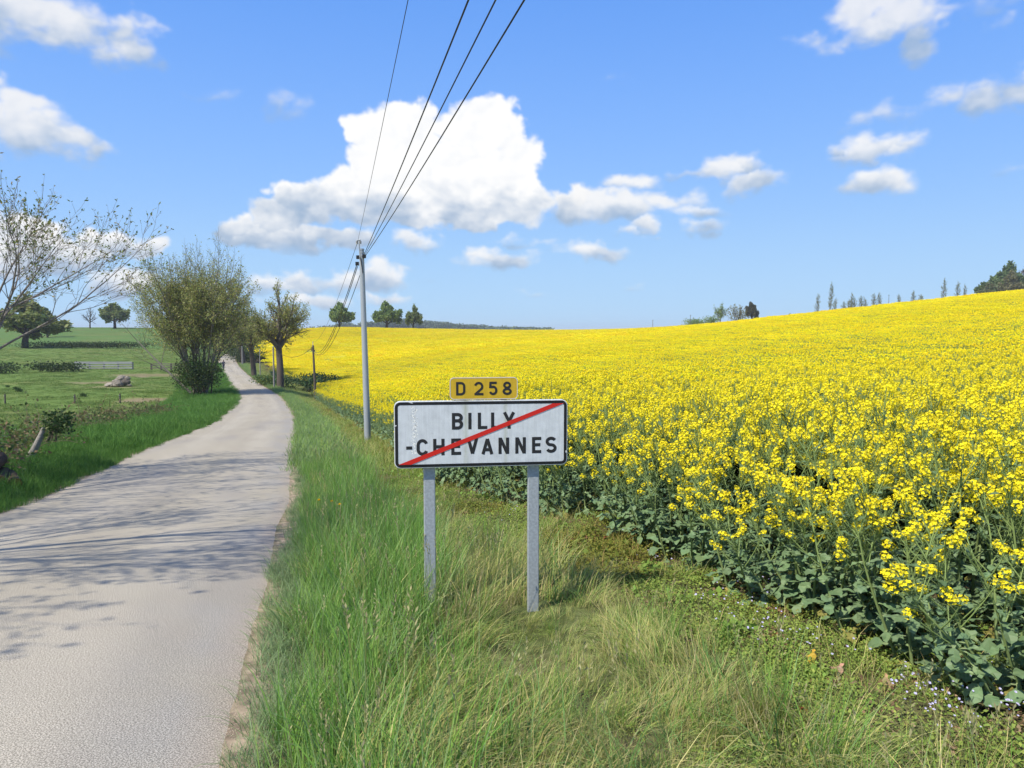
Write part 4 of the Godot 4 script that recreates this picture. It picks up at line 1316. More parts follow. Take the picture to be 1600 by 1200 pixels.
func raceme(fl: MB, st: MB, p: Vector3, d: Vector3, big: float, nf: int, detail: int):
	# a flower head: open flowers in a dome below the buds
	var u := d.cross(Vector3(0.3, 0.2, 0.9)).normalized()
	var v := d.cross(u)
	for i in nf:
		var f := float(i) / nf
		var a := i * 2.4 + rf(-0.4, 0.4)
		var el := lerpf(-0.35, 1.05, f) + rf(-0.15, 0.15)
		var rr := big * lerpf(1.0, 0.4, f) * rf(0.8, 1.15)
		var o := (u * cos(a) + v * sin(a)) * cos(el) + d * sin(el)
		var q := p + (u * cos(a) + v * sin(a)) * rr * 0.9 + d * big * (f * 2.3 - 1.2 + rf(-0.2, 0.2))
		var col := vary(YEL, 0.10)
		if detail == 0:
			if st and i % 2 == 0:
				st.tri(p - d * big * 0.8, q, p - d * big * 0.75 + u * 0.002, STEM)
			flower(fl, q, o.normalized(), rf(0.0095, 0.0128), col)
		else:
			var nn := o.normalized()
			var uu := nn.cross(Vector3(rf(-1, 1), rf(-1, 1), rf(-1, 1))).normalized() * 0.0095 * detail
			var vv := nn.cross(uu)
			fl.quad(q - uu, q - vv, q + uu, q + vv, col)
	if detail == 0:
		for i in 5:
			var a := i * 1.3
			var q := p + d * big * 0.9 + (u * cos(a) + v * sin(a)) * 0.006
			fl.tri(q, q + d * 0.009 + u * 0.004, q + d * 0.009 - v * 0.004, Color(0.42, 0.42, 0.05))

func rape_leaf(m: MB, p: Vector3, d: Vector3, l: float, w: float, droop: float, col: Color):
	# a broad waxy leaf on a stalk: bent, folded along its midrib, with a wavy margin
	var side := d.cross(UPV).normalized()
	var pts := [p]
	var dirs := [d]
	var dd := d
	var q := p
	for i in 7:
		dd = (dd - UPV * droop * 0.21 + side * rf(-0.07, 0.07)).normalized()
		q += dd * l / 7.0
		pts.append(q)
		dirs.append(dd)
	var wd := [0.07, 0.30, 0.18, 0.62, 0.95, 0.80, 0.62, 0.0]
	var lp := PackedVector3Array()
	var rp := PackedVector3Array()
	var tw := rf(-0.5, 0.5)
	for i in 8:
		var up: Vector3 = side.cross(dirs[i]).normalized()
		var sd := (side + up * tw * i * 0.15).normalized()
		var f: float = w * 0.5 * wd[i]
		lp.append(pts[i] + sd * f * rf(0.6, 1.25) + up * f * rf(-0.35, 0.9))
		rp.append(pts[i] - sd * f * rf(0.6, 1.25) + up * f * rf(-0.35, 0.9))
	var mid := Color(col.r * 1.5, col.g * 1.3, col.b * 1.3)
	for i in 7:
		var cl := col if i > 1 else mid
		m.quad(pts[i], lp[i], lp[i + 1], pts[i + 1], vary(cl, 0.10))
		m.quad(pts[i], pts[i + 1], rp[i + 1], rp[i], vary(cl, 0.10))

func rape_plant(sd: int, edge: bool) -> Dictionary:
	rng.seed = sd
	var st := MB.new()
	var leaves := []
	var heads := []
	var h := rf(1.02, 1.22)
	var lean := Vector3(rf(-0.2, 0.2), 1, rf(-0.2, 0.2)).normalized()
	var pts := PackedVector3Array([Vector3(0, -0.03, 0)])
	var rad := PackedFloat32Array([0.0085])
	var d := lean
	for i in 8:
		d = (d + Vector3(rf(-1, 1), 0.15, rf(-1, 1)) * 0.07).normalized()
		pts.append(pts[i] + d * h / 8.0)
		rad.append(lerpf(0.0085, 0.0028, (i + 1) / 8.0))
	st.tube(pts, rad, 5, Color(0.20, 0.26, 0.11), false, STEM)
	var tips := [[pts[8], d]]
	var nb := 6
	for i in nb:
		var f := lerpf(0.42, 0.93, (i + rf(0, 0.8)) / nb)
		var a := clampi(int(f * 8), 0, 7)
		var q := pts[a].lerp(pts[a + 1], f * 8 - a)
		var az := i * 2.4 + rf(-0.4, 0.4)
		var bd := Vector3(cos(az) * 0.55, 0.85, sin(az) * 0.55).normalized()
		var bl := lerpf(0.46, 0.14, (f - 0.42) / 0.51) * rf(0.6, 1.15)
		var bp := PackedVector3Array([q])
		var br := PackedFloat32Array([0.0038])
		for j in 4:
			bd = (bd + UPV * 0.13 + Vector3(rf(-1, 1), 0, rf(-1, 1)) * 0.05).normalized()
			bp.append(bp[j] + bd * bl / 4.0)
			br.append(lerpf(0.0038, 0.002, (j + 1) / 4.0))
		st.tube(bp, br, 4, STEM)
		tips.append([bp[4], bd])
		# a clasping leaf where the branch leaves the stem
		var lm := MB.new()
		rape_leaf(lm, q, Vector3(cos(az), 0.7, sin(az)).normalized(), rf(0.06, 0.12), rf(0.02, 0.036), rf(0.2, 0.6), vary(Color(0.12, 0.185, 0.085), 0.12))
		leaves.append(lm)
	for t in tips:
		var hm := MB.new()
		var size := pow(rng.randf(), 0.7)
		var big := lerpf(0.012, 0.031, size)
		var p: Vector3 = t[0]
		var dd: Vector3 = t[1]
		raceme(hm, st, p, dd, big, int(lerpf(5, 21, size) * rf(0.85, 1.15)), 0)
		heads.append(hm)
		# thin young pods under the flowers
		for i in 14:
			var az := i * 2.4
			var b := p - dd * (0.03 + 0.016 * i)
			var e := b + (Vector3(cos(az), 0.75, sin(az))).normalized() * rf(0.025, 0.05)
			st.tube(PackedVector3Array([b, e]), PackedFloat32Array([0.0011, 0.0009]), 3, STEM)
	for i in 17:
		var f := rf(0.05, 0.62)
		var az := i * 2.4 + rf(-0.5, 0.5)
		var a := int(f * 8)
		var lm := MB.new()
		var col := vary(RLEAF, 0.16)
		if f < 0.12 and rng.randf() < 0.35:
			col = Color(0.26, 0.24, 0.07)
		rape_leaf(lm, pts[a].lerp(pts[a + 1], f * 8 - a), Vector3(cos(az), rf(-0.1, 0.9), sin(az)).normalized(), rf(0.09, 0.19) * (1.1 - f), rf(0.05, 0.095) * (1.1 - f), rf(0.2, 1.5), col)
		leaves.append(lm)
	return {"stem": st, "leaves": leaves, "heads": heads}

func joined(a: Array) -> MB:
	var m := MB.new()
	for q in a:
		m.v.append_array(q.v)
		m.n.append_array(q.n)
		m.c.append_array(q.c)
	return m

func rape_tops(sd: int, rad: float, heads: int, quads: int, size: float, depth: float, stems: bool) -> ArrayMesh:
	# the flowering top of a piece of the crop, for the middle distance
	rng.seed = sd
	var m := MB.new()
	for i in heads:
		var a := rf(0, TAU)
		var r := rad * sqrt(rng.randf())
		var p := Vector3(cos(a) * r, -depth * pow(rng.randf(), 1.6), sin(a) * r)
		if stems:
			var b := p + Vector3(rf(-0.08, 0.08), -rf(0.25, 0.45), rf(-0.08, 0.08))
			var s := Vector3(rf(-1, 1), 0, rf(-1, 1)).normalized() * 0.0035
			m.quad(b - s, b + s, p + s, p - s, STEM)
			for k in 3:
				var q := p.lerp(b, rf(0.15, 0.6))
				m.tri(q, q + Vector3(rf(-0.05, 0.05), rf(0.0, 0.05), rf(-0.05, 0.05)), q + Vector3(0.006, 0.006, 0), vary(STEM, 0.15))
		for k in quads:
			var o := Vector3(rf(-1, 1), rf(-0.4, 1), rf(-1, 1)).normalized()
			var q := p + o * size * rf(0.4, 1.0)
			var u := o.cross(Vector3(rf(-1, 1), rf(-1, 1), rf(-1, 1))).normalized() * size * 1.55 / sqrt(float(quads))
			var v := o.cross(u)
			m.quad(q - u, q - v, q + u, q + v, vary(YEL, 0.10))
	return m.commit(M.petal)

func crop_h(x: float, w: float) -> float:
	return 1.14 + 0.10 * hills.get_noise_2d(x * 9.0, w * 9.0) + 0.05 * fine.get_noise_2d(x * 0.6, w * 0.6)

func tramline(off: float) -> bool:
	# the pairs of wheel marks a sprayer leaves, every 24 m across the crop
	var t := fposmod(off - 11.0, 24.0)
	return off > 8.0 and (t < 0.55 or (t > 1.9 and t < 2.45))

func build_field():
	# the closed canopy below the flowers, seen between them
	var ps := []
	var cs := []
	var w := 4.6
	var tram := 0.0
	while w < 352.0:
		var p := PackedVector3Array()
		var q := PackedColorArray()
		var f := look(field_e, w) + lerpf(0.9, 2.2, smoothstep(5.0, 60.0, w))
		for j in 81:
			var u := j / 80.0
			var x := lerpf(f, maxf(0.95 * w + 3.0, f + 0.5), u)
			var depth := lerpf(0.42, 0.16, smoothstep(8.0, 120.0, w))
			p.append(on_ground(x, w, crop_h(x, w) - depth))
			var n := hills.get_noise_2d(x * 2.0 + 400.0, w * 2.0)
			var n2 := fine.get_noise_2d(x * 0.5, w * 0.5)
			var c := Color(0.45, 0.43, 0.05).lerp(Color(0.74, 0.66, 0.045), smoothstep(20.0, 150.0, w))
			c = c.lerp(Color(0.27, 0.30, 0.07), 1.0 - smoothstep(5.0, 25.0, w))
			c = c.lerp(Color(0.50, 0.47, 0.05), clampf(0.25 + 0.5 * n + 0.5 * n2, 0.0, 0.7) * 0.6)
			if tramline(x - look(field_e, w)):
				c = Color(0.30, 0.33, 0.07)
			c = c * (1.0 + 0.12 * hills.get_noise_2d(x * 1.5, w * 1.5))
			q.append(Color(c.r, c.g, c.b) * 1.25)
		ps.append(p)
		cs.append(q)
		w += maxf(0.4, w * 0.02)
	var field := Node3D.new()
	field.name = "rapeseed_field"
	add_child(field)
	tag(field, "field of yellow flowering rapeseed rising to the skyline right of the road", "rapeseed field", "", "stuff")
	var o := part("canopy", grid_mesh(ps, cs, M.crop), field)
	o.set_meta("kind", "stuff")
	# whole plants near the camera
	var kinds := []
	var shapes := []
	for i in 7:
		var k := rape_plant(900 + i, true)
		var l := joined(k.leaves).commit(M.rape_leaf)
		var hm := joined(k.heads).commit(M.petal)
		var s: ArrayMesh = k.stem.commit(M.rape_leaf)
		kinds.append(k)
		shapes.append([s, l, hm])
	rng.seed = 5150
	var spots := []
	w = 2.6
	while w < 15.0:
		var f := look(field_e, w)
		var span := 0.88 * w + 0.6 - f
		if span > 0.0:
			var n := int(span * 0.1 * 35.0 + rng.randf())
			for i in n:
				var x := f + rng.randf() * span
				var ww := w + rf(0, 0.1)
				# the outermost plants stand thinner and shorter
				var edge := x - look(field_e, ww)
				spots.append([ww * ww + x * x - 0.0, x + rf(-0.08, 0.08), ww, edge])
		w += 0.1
	spots.sort_custom(func(a, b): return a[0] + a[3] * 6.0 < b[0] + b[3] * 6.0)
	var inst := []
	for i in 21:
		inst.append(Inst.new())
	var roots := []
	for i in spots.size():
		var s = spots[i]
		var k := rng.randi() % 7
		var at := on_ground(s[1], s[2])
		var hh := crop_h(s[1], s[2]) / 1.14 * rf(0.86, 1.1)
		hh *= lerpf(0.72, 1.0, smoothstep(0.0, 0.7, s[3]))
		var outw := 0.20 * (1.0 - smoothstep(0.0, 0.9, s[3]))
		var bs := Basis(Vector3(0.25, 0, 1).normalized(), outw + rf(-0.08, 0.1)) * Basis(UPV, rf(0, TAU)).scaled(Vector3(1.08, hh, 1.08))
		if i < 140:
			var r: Node3D
			if i < 7:
				k = i
				r = thing("rapeseed_plant", at, "", "plant", "rapeseed plants along the field edge")
				part("stem", shapes[k][0], r)
				for q in kinds[k].leaves:
					part("leaf", q.commit(M.rape_leaf), r)
				for q in kinds[k].heads:
					part("flower_head", q.commit(M.petal), r)
				roots.append(r)
			else:
				r = copy_of(roots[k], at, "")
			r.set_meta("label", "flowering rapeseed plant at the near edge of the yellow field")
			r.transform = Transform3D(bs, at)
		else:
			var tint := Color(1, 1, 1) * rf(0.88, 1.1)
			for j in 3:
				inst[k * 3 + j].add(at, bs, tint)
	for k in 7:
		for j in 3:
			mm(["stems", "leaves", "flower_heads"][j], shapes[k][j], inst[k * 3 + j], field)
	# farther on: only the tops show
	var tops := []
	for i in 4: tops.append(rape_tops(1000 + i, 0.42, 46, 11, 0.027, 0.42, true))
	for i in 4: tops.append(rape_tops(1010 + i, 0.95, 130, 5, 0.034, 0.34, true))
	for i in 4: tops.append(rape_tops(1020 + i, 2.6, 430, 3, 0.062, 0.30, false))
	inst = []
	for i in 12:
		inst.append(Inst.new())
	var bands := [[13.0, 42.0, 4.2], [40.0, 115.0, 0.95], [112.0, 345.0, 0.16]]
	for b in 3:
		rng.seed = 70 + b
		w = bands[b][0]
		while w < bands[b][1]:
			var dw := maxf(0.3, w * 0.02)
			var f: float = look(field_e, w) + [0.35, 0.8, 2.4][b]
			var span := 0.86 * w + 1.5 - f
			var n := int(span * dw * bands[b][2] + rng.randf())
			for i in n:
				var x := f + rng.randf() * span
				var ww := w + rng.randf() * dw
				var k := b * 4 + rng.randi() % 4
				if tramline(x - look(field_e, ww)) and rng.randf() < 0.8:
					continue
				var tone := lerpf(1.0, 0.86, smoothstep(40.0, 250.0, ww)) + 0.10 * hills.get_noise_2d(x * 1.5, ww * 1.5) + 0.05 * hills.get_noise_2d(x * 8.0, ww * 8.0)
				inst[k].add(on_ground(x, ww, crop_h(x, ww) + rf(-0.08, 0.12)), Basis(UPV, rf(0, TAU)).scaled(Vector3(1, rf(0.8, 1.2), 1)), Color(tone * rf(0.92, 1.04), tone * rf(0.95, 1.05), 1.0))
			w += dw
	for k in 12:
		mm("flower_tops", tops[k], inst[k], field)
	# leafy side of the crop along the verge farther off
	inst = [Inst.new(), Inst.new(), Inst.new()]
	w = 14.5
	rng.seed = 99
	while w < 110.0:
		for i in int(6 + w * 0.1):
			var ww := w + rf(0, 0.5 + w * 0.01)
			var x := look(field_e, ww) + rf(-0.2, 0.7)
			var k := rng.randi() % 3
			var bs := Basis(UPV, rf(0, TAU)).scaled(Vector3(1.25, rf(0.7, 0.95), 1.25))
			for j in 3:
				var q: Inst = inst[j]
				if k == 0 or j < 3:
					q.add(on_ground(x, ww), bs, Color(1, 1, 1) * rf(0.85, 1.1))
		w += 0.5 + w * 0.01
	for j in 3:
		mm("edge_plants", shapes[j + 1][j], inst[j], field)

# ---------- grass ----------
func blade(m: MB, p: Vector3, az: float, l: float, w: float, bend: float, col: Color, segs := 4):
	var out := Vector3(cos(az), 0, sin(az))
	var side := Vector3(-sin(az), 0, cos(az)).rotated(UPV, rf(-0.9, 0.9))
	var d := (UPV + out * rf(0.02, 0.3)).normalized()
	var q := p
	var pl := p - side * w * 0.5
	var pr := p + side * w * 0.5
	for i in segs:
		d = (d + out * bend / segs - UPV * bend * 0.35 * float(i) / segs).normalized()
		q += d * l / segs
		var f := w * 0.5 * (1.0 - pow((i + 1.0) / segs, 1.8))
		if i == segs - 1:
			m.tri(pl, pr, q, col)
		else:
			var nl := q - side * f
			var nr := q + side * f
			m.quad(pl, pr, nr, nl, col)
			pl = nl
			pr = nr

func tuft(sd: int, n: int, rad: float, l0: float, l1: float, w0: float, w1: float, b0: float, b1: float, cols: Array, seg := 4, heads := 0) -> ArrayMesh:
	rng.seed = sd
	var m := MB.new()
	for i in n:
		var a := rf(0, TAU)
		var r := rad * sqrt(rng.randf())
		blade(m, Vector3(cos(a) * r, -0.01, sin(a) * r), rf(0, TAU), rf(l0, l1), rf(w0, w1), rf(b0, b1), vary(cols[rng.randi() % cols.size()], 0.14), seg)
	for i in heads:
		var a := rf(0, TAU)
		var p := Vector3(cos(a) * rad * 0.6, 0, sin(a) * rad * 0.6)
		var e := p + Vector3(rf(-0.08, 0.08), l1 * rf(1.05, 1.3), rf(-0.08, 0.08))
		m.tube(PackedVector3Array([p, p.lerp(e, 0.5) + Vector3(rf(-0.02, 0.02), 0, 0), e]), PackedFloat32Array([0.0012, 0.001, 0.0008]), 3, Color(0.30, 0.34, 0.12))
		for k in 7:
			var q := e - (e - p).normalized() * 0.011 * k
			m.leaf(q, Vector3(rf(-1, 1), 1.2, rf(-1, 1)).normalized(), Vector3(rf(-1, 1), 0, rf(-1, 1)).normalized(), 0.02, 0.007, Color(0.40, 0.38, 0.19))
	return m.commit(M.grass)

func laid(sd: int, n: int, rad: float, l0: float, l1: float, w0: float, w1: float, b0: float, b1: float, cols: Array) -> ArrayMesh:
	# a tuft combed over to one side
	rng.seed = sd
	var m := MB.new()
	for i in n:
		var a := rf(0, TAU)
		var r := rad * sqrt(rng.randf())
		blade(m, Vector3(cos(a) * r, -0.01, sin(a) * r), rf(-0.75, 0.75), rf(l0, l1), rf(w0, w1), rf(b0, b1), vary(cols[rng.randi() % cols.size()], 0.3), 5)
	return m.commit(M.grass)

func cover(sd: int, n: int, rad: float, h: float, size: float, cols: Array) -> ArrayMesh:
	rng.seed = sd
	var m := MB.new()
	for i in n:
		var a := rf(0, TAU)
		var r := rad * sqrt(rng.randf())
		var p := Vector3(cos(a) * r, rf(0.1, 1.0) * h * (1.0 - 0.5 * r / rad), sin(a) * r)
		var d := Vector3(rf(-1, 1), rf(-0.1, 0.7), rf(-1, 1)).normalized()
		var s := d.cross(UPV + Vector3(rf(-0.5, 0.5), 0, rf(-0.5, 0.5))).normalized()
		var c := vary(cols[rng.randi() % cols.size()], 0.16)
		var l := size * rf(0.6, 1.3)
		m.quad(p, p + d * l * 0.5 + s * l * 0.38, p + d * l, p + d * l * 0.5 - s * l * 0.38, c)
		if i % 5 == 0:
			m.tri(Vector3(p.x * 0.8, 0, p.z * 0.8), p, p + Vector3(0.002, 0, 0.002), Color(0.14, 0.19, 0.06))
	return m.commit(M.grass)

func build_grass():
	var G1 := [Color(0.20, 0.38, 0.07), Color(0.16, 0.33, 0.06), Color(0.29, 0.44, 0.10), Color(0.27, 0.40, 0.15)]
	var G2 := [Color(0.35, 0.42, 0.10), Color(0.28, 0.38, 0.085), Color(0.44, 0.45, 0.14), Color(0.58, 0.50, 0.22), Color(0.22, 0.34, 0.08), Color(0.38, 0.45, 0.15), Color(0.50, 0.50, 0.20)]
	var G3 := [Color(0.29, 0.39, 0.085), Color(0.22, 0.33, 0.07), Color(0.36, 0.43, 0.10)]
	var G4 := [Color(0.105, 0.235, 0.045), Color(0.135, 0.275, 0.055), Color(0.085, 0.19, 0.04)]
	var G5 := [Color(0.23, 0.33, 0.15), Color(0.28, 0.37, 0.19), Color(0.20, 0.30, 0.12)]
	var S := []
	S.append(tuft(1, 34, 0.10, 0.22, 0.50, 0.003, 0.0062, 0.1, 0.9, G1, 4, 0))
	S.append(tuft(2, 34, 0.10, 0.18, 0.44, 0.003, 0.0060, 0.2, 1.3, G1, 4, 1))
	S.append(tuft(3, 30, 0.11, 0.25, 0.55, 0.0035, 0.008, 0.1, 0.8, G1, 4, 0))
	S.append(laid(4, 42, 0.09, 0.22, 0.48, 0.0026, 0.0052, 0.5, 1.6, G2))
	S.append(laid(5, 42, 0.11, 0.18, 0.42, 0.0026, 0.0052, 0.7, 2.0, G2))
	S.append(tuft(6, 40, 0.10, 0.10, 0.24, 0.002, 0.004, 0.4, 1.6, G2 + G3, 4, 0))
	S.append(cover(7, 170, 0.14, 0.08, 0.013, G3))
	S.append(cover(8, 140, 0.15, 0.06, 0.016, G3))
	S.append(tuft(9, 40, 0.16, 0.14, 0.34, 0.004, 0.008, 0.1, 1.0, G4, 3, 0))
	S.append(tuft(10, 44, 0.30, 0.14, 0.40, 0.007, 0.014, 0.2, 1.1, G4, 3, 0))
	S.append(tuft(11, 50, 0.55, 0.07, 0.18, 0.018, 0.035, 0.2, 1.2, [Color(0.17, 0.27, 0.07), Color(0.21, 0.28, 0.085), Color(0.14, 0.245, 0.06)], 2, 0))
	S.append(tuft(12, 40, 0.09, 0.10, 0.24, 0.002, 0.0042, 0.4, 1.6, G5, 4, 0))
	var extra := [tuft(41, 16, 0.10, 0.22, 0.46, 0.006, 0.0105, 0.4, 1.5, [Color(0.14, 0.27, 0.08), Color(0.19, 0.32, 0.10)], 5, 0), tuft(42, 12, 0.09, 0.2, 0.45, 0.002, 0.004, 0.1, 1.0, [Color(0.5, 0.44, 0.25), Color(0.42, 0.36, 0.20)], 4, 5), cover(43, 26, 0.11, 0.07, 0.045, [Color(0.20, 0.33, 0.07), Color(0.27, 0.38, 0.09)]), cover(44, 60, 0.14, 0.03, 0.022, [Color(0.28, 0.19, 0.11), Color(0.36, 0.26, 0.16), Color(0.22, 0.14, 0.08)])]
	S.append(tuft(13, 44, 0.30, 0.14, 0.38, 0.007, 0.013, 0.3, 1.3, G5 + G1, 3, 0))
	S.append(tuft(14, 44, 0.30, 0.12, 0.30, 0.006, 0.011, 0.4, 1.6, G2 + G3, 3, 0))
	S.append_array(extra)
	var I := []
	for i in S.size():
		I.append(Inst.new())
	rng.seed = 2024
	# right verge: tall green grass by the road, dry bent grass behind it, low leafy cover against the crop
	var w := 1.3
	while w < 150.0:
		var dw := maxf(0.1, w * 0.02)
		var c := look(road_c, w)
		var f := look(field_e, w) - c
		var s0 := 1.78
		var s1 := f + 0.9
		var dens := 150.0 if w < 7.0 else (80.0 if w < 14.0 else (30.0 if w < 35.0 else 9.0))
		var n := int((s1 - s0) * dw * dens + rng.randf())
		for i in n:
			var s := rf(s0, s1)
			var ww := w + rng.randf() * dw
			var x := c + s
			if absf(x) > 0.86 * ww + 0.7:
				continue
			var nz := fine.get_noise_2d(x * 0.9, ww * 0.9)
			var nb := hills.get_noise_2d(x * 25.0, ww * 25.0)
			var e := s - 1.84 + 0.08 * fine.get_noise_2d(ww * 0.8, 77.0)
			if e < 0.0:
				continue
			var k := 0
			var sc := rf(0.75, 1.2)
			var tint := Color(1, 1, 1) * rf(0.85, 1.15)
			var edge := f - s
			var tall := lerpf(0.62, 1.2, smoothstep(2.4, 5.5, ww)) + 0.3 * nz
			if e < 0.22 + 0.15 * nz:
				k = 11
				sc *= lerpf(0.75, 1.2, clampf(e / 0.25, 0.0, 1.0))
			elif e < tall:
				k = [0, 1, 2, 0, 2][rng.randi() % 5]
				sc *= lerpf(0.75, 1.1, smoothstep(0.2, 0.7, e))
				if nb > 0.25: sc *= 1.12
				if rng.randf() < 0.12: k = 3
				if rng.randf() < 0.14: k = 14
				if rng.randf() < 0.05: k = 15
				if rng.randf() < 0.15: k = 11
			elif edge > 0.85 + 0.4 * nb:
				k = [3, 4, 4, 3, 4, 5][rng.randi() % 6]
				if rng.randf() < 0.38: k = 5 if rng.randf() < 0.6 else 6
				if rng.randf() < 0.10: k = 14
				if rng.randf() < 0.06: k = 15
				# trodden short round the right-hand post
				if absf(x - 0.16) < 0.34 and ww > 3.5 and ww < 4.6: sc *= 0.42
				if rng.randf() < 0.05: k = 0
				if nz > 0.2 and rng.randf() < 0.4: k = 6
				sc *= lerpf(0.6, 1.0, smoothstep(-0.4, 0.4, nb))
			else:
				k = 6 if rng.randf() < 0.6 else 7
				if nz < -0.38 and rng.randf() < 0.85: continue
				if rng.randf() < 0.07 + 0.2 * smoothstep(0.1, 0.4, nb): k = 16
				if rng.randf() < 0.10 + 0.35 * smoothstep(0.1, -0.4, nz): k = 17
				if rng.randf() < 0.08: k = 5
				if edge < 0.0 and rng.randf() < 0.5: continue
				if nb > 0.2: tint = Color(0.95, 0.75, 0.7) * rf(0.8, 1.0)
			if ww > 14.0:
				if k == 11 or k < 3 or k == 14: k = 12
				elif k < 8 or k > 13: k = 13
			# wind-laid grass leans a little to the right
			var yaw := rf(0, TAU)
			if k == 3 or k == 4: yaw = hills.get_noise_2d(x * 40.0 + 900.0, ww * 40.0) * 5.0 + rf(-0.5, 0.5)
			var bs := Basis(Vector3(rf(-1, 1), 0, rf(-1, 1)).normalized(), rf(0.0, 0.22)) * Basis(UPV, yaw).scaled(Vector3(sc, sc * rf(0.8, 1.15), sc))
			I[k].add(on_ground(x, ww), bs, tint)
		w += dw
	# left verge and bank
	w = 5.0
	while w < 150.0:
		var dw := maxf(0.12, w * 0.02)
		var c := look(road_c, w)
		var wide := lerpf(4.6, 6.0, smoothstep(10.0, 40.0, w))
		var dens := 75.0 if w < 16.0 else (34.0 if w < 35.0 else 9.0)
		var n := int(wide * dw * dens + rng.randf())
		for i in n:
			var s := rf(1.84, 1.84 + wide)
			var ww := w + rng.randf() * dw
			var x := c - s
			if x < -0.86 * ww - 1.0:
				continue
			var nz := fine.get_noise_2d(x * 0.6, ww * 0.6)
			var k := 8 if ww < 18.0 else 9
			var sc := rf(0.75, 1.25) * lerpf(0.5, 1.1, smoothstep(1.85, 2.5, s)) * lerpf(0.9, 1.2, smoothstep(-0.3, 0.4, nz))
			var tint := Color(1, 1, 1) * rf(0.85, 1.15)
			if rng.randf() < 0.14: tint = Color(1.5, 1.25, 1.6)
			I[k].add(on_ground(x, ww), Basis(Vector3(rf(-1, 1), 0, rf(-1, 1)).normalized(), rf(0.0, 0.2)) * Basis(UPV, rf(0, TAU)).scaled(Vector3(sc, sc, sc)), tint)
		w += dw
	# short pasture grass
	w = 34.0
	while w < 200.0:
		var dw := w * 0.02
		var x1 := look(road_c, w) - 5.5
		var x0 := -0.8 * w
		var n := int(maxf(x1 - x0, 0.0) * dw * clampf(160.0 / w, 0.5, 4.0) + rng.randf())
		for i in n:
			var x := rf(x0, x1)
			var ww := w + rng.randf() * dw
			if soil_patch(x, ww) > 0.3:
				continue
			var sc := rf(0.7, 1.2) * lerpf(0.7, 1.3, smoothstep(-0.3, 0.4, hills.get_noise_2d(x * 6.0, ww * 6.0)))
			I[10].add(on_ground(x, ww), Basis(UPV, rf(0, TAU)).scaled(Vector3(sc, sc, sc)), Color(1, 1, 1) * rf(0.85, 1.12))
		w += dw
	var right := thing("verge_grass", Vector3.ZERO, "tall green and dry bent grass on the verge between road and rapeseed", "grass", "", "stuff")
	var left := thing("bank_grass", Vector3.ZERO, "lush green grass bank along the left side of the road", "grass", "", "stuff")
	var past := thing("pasture_grass", Vector3.ZERO, "short grazed pasture grass beyond the left verge", "grass", "", "stuff")
	var low := thing("ground_cover", Vector3.ZERO, "low light green leafy weeds at the foot of the rapeseed", "ground cover", "", "stuff")
	for k in S.size():
		var home: Node3D = right
		if k == 6 or k == 7 or k == 16 or k == 17: home = low
		if k == 8 or k == 9: home = left
		if k == 10: home = past
		mm("leafy_weeds" if home == low else "grass_tufts", S[k], I[k], home)

# ---------- smaller things ----------
func rock(sd: int, r: float, col: Color) -> ArrayMesh:
	var m := MB.new()
	rng.seed = sd
	m.blob(Vector3.ZERO, Vector3(r * rf(0.9, 1.4), r * rf(0.6, 0.9), r * rf(0.8, 1.2)), 6, 9, col, fine, 0.3)
	return m.commit(M.stone)

func rail_fence(at: Vector3, length: float, rails: Array, posts: int, h: float, col: Color, label: String, thick: float):
	var o := thing("rail_fence", at, label, "fence", "rail fences in the pasture")
	for i in posts:
		var m := MB.new()
		m.box(Vector3(-0.09, -0.2, -0.09), Vector3(0.09, h * (1.0 + 0.06 * (i % 2)), 0.09), Color(col.r * 0.6, col.g * 0.6, col.b * 0.6))
		part("post", m.commit(M.timber), o, Vector3(length * (float(i) / (posts - 1) - 0.5), 0, 0))
	for r in rails:
		for s in posts - 1:
			var m := MB.new()
			var l := length / (posts - 1)
			var k := 0.92 + 0.16 * ((s * 7 + int(r * 10)) % 3) / 2.0
			m.box(Vector3(-l * 0.5, r - thick, 0.1), Vector3(l * 0.5 - 0.02, r + thick, 0.15), Color(col.r * k, col.g * k, col.b * k))
			part("rail", m.commit(M.timber), o, Vector3(length * ((s + 0.5) / (posts - 1) - 0.5), 0, 0))

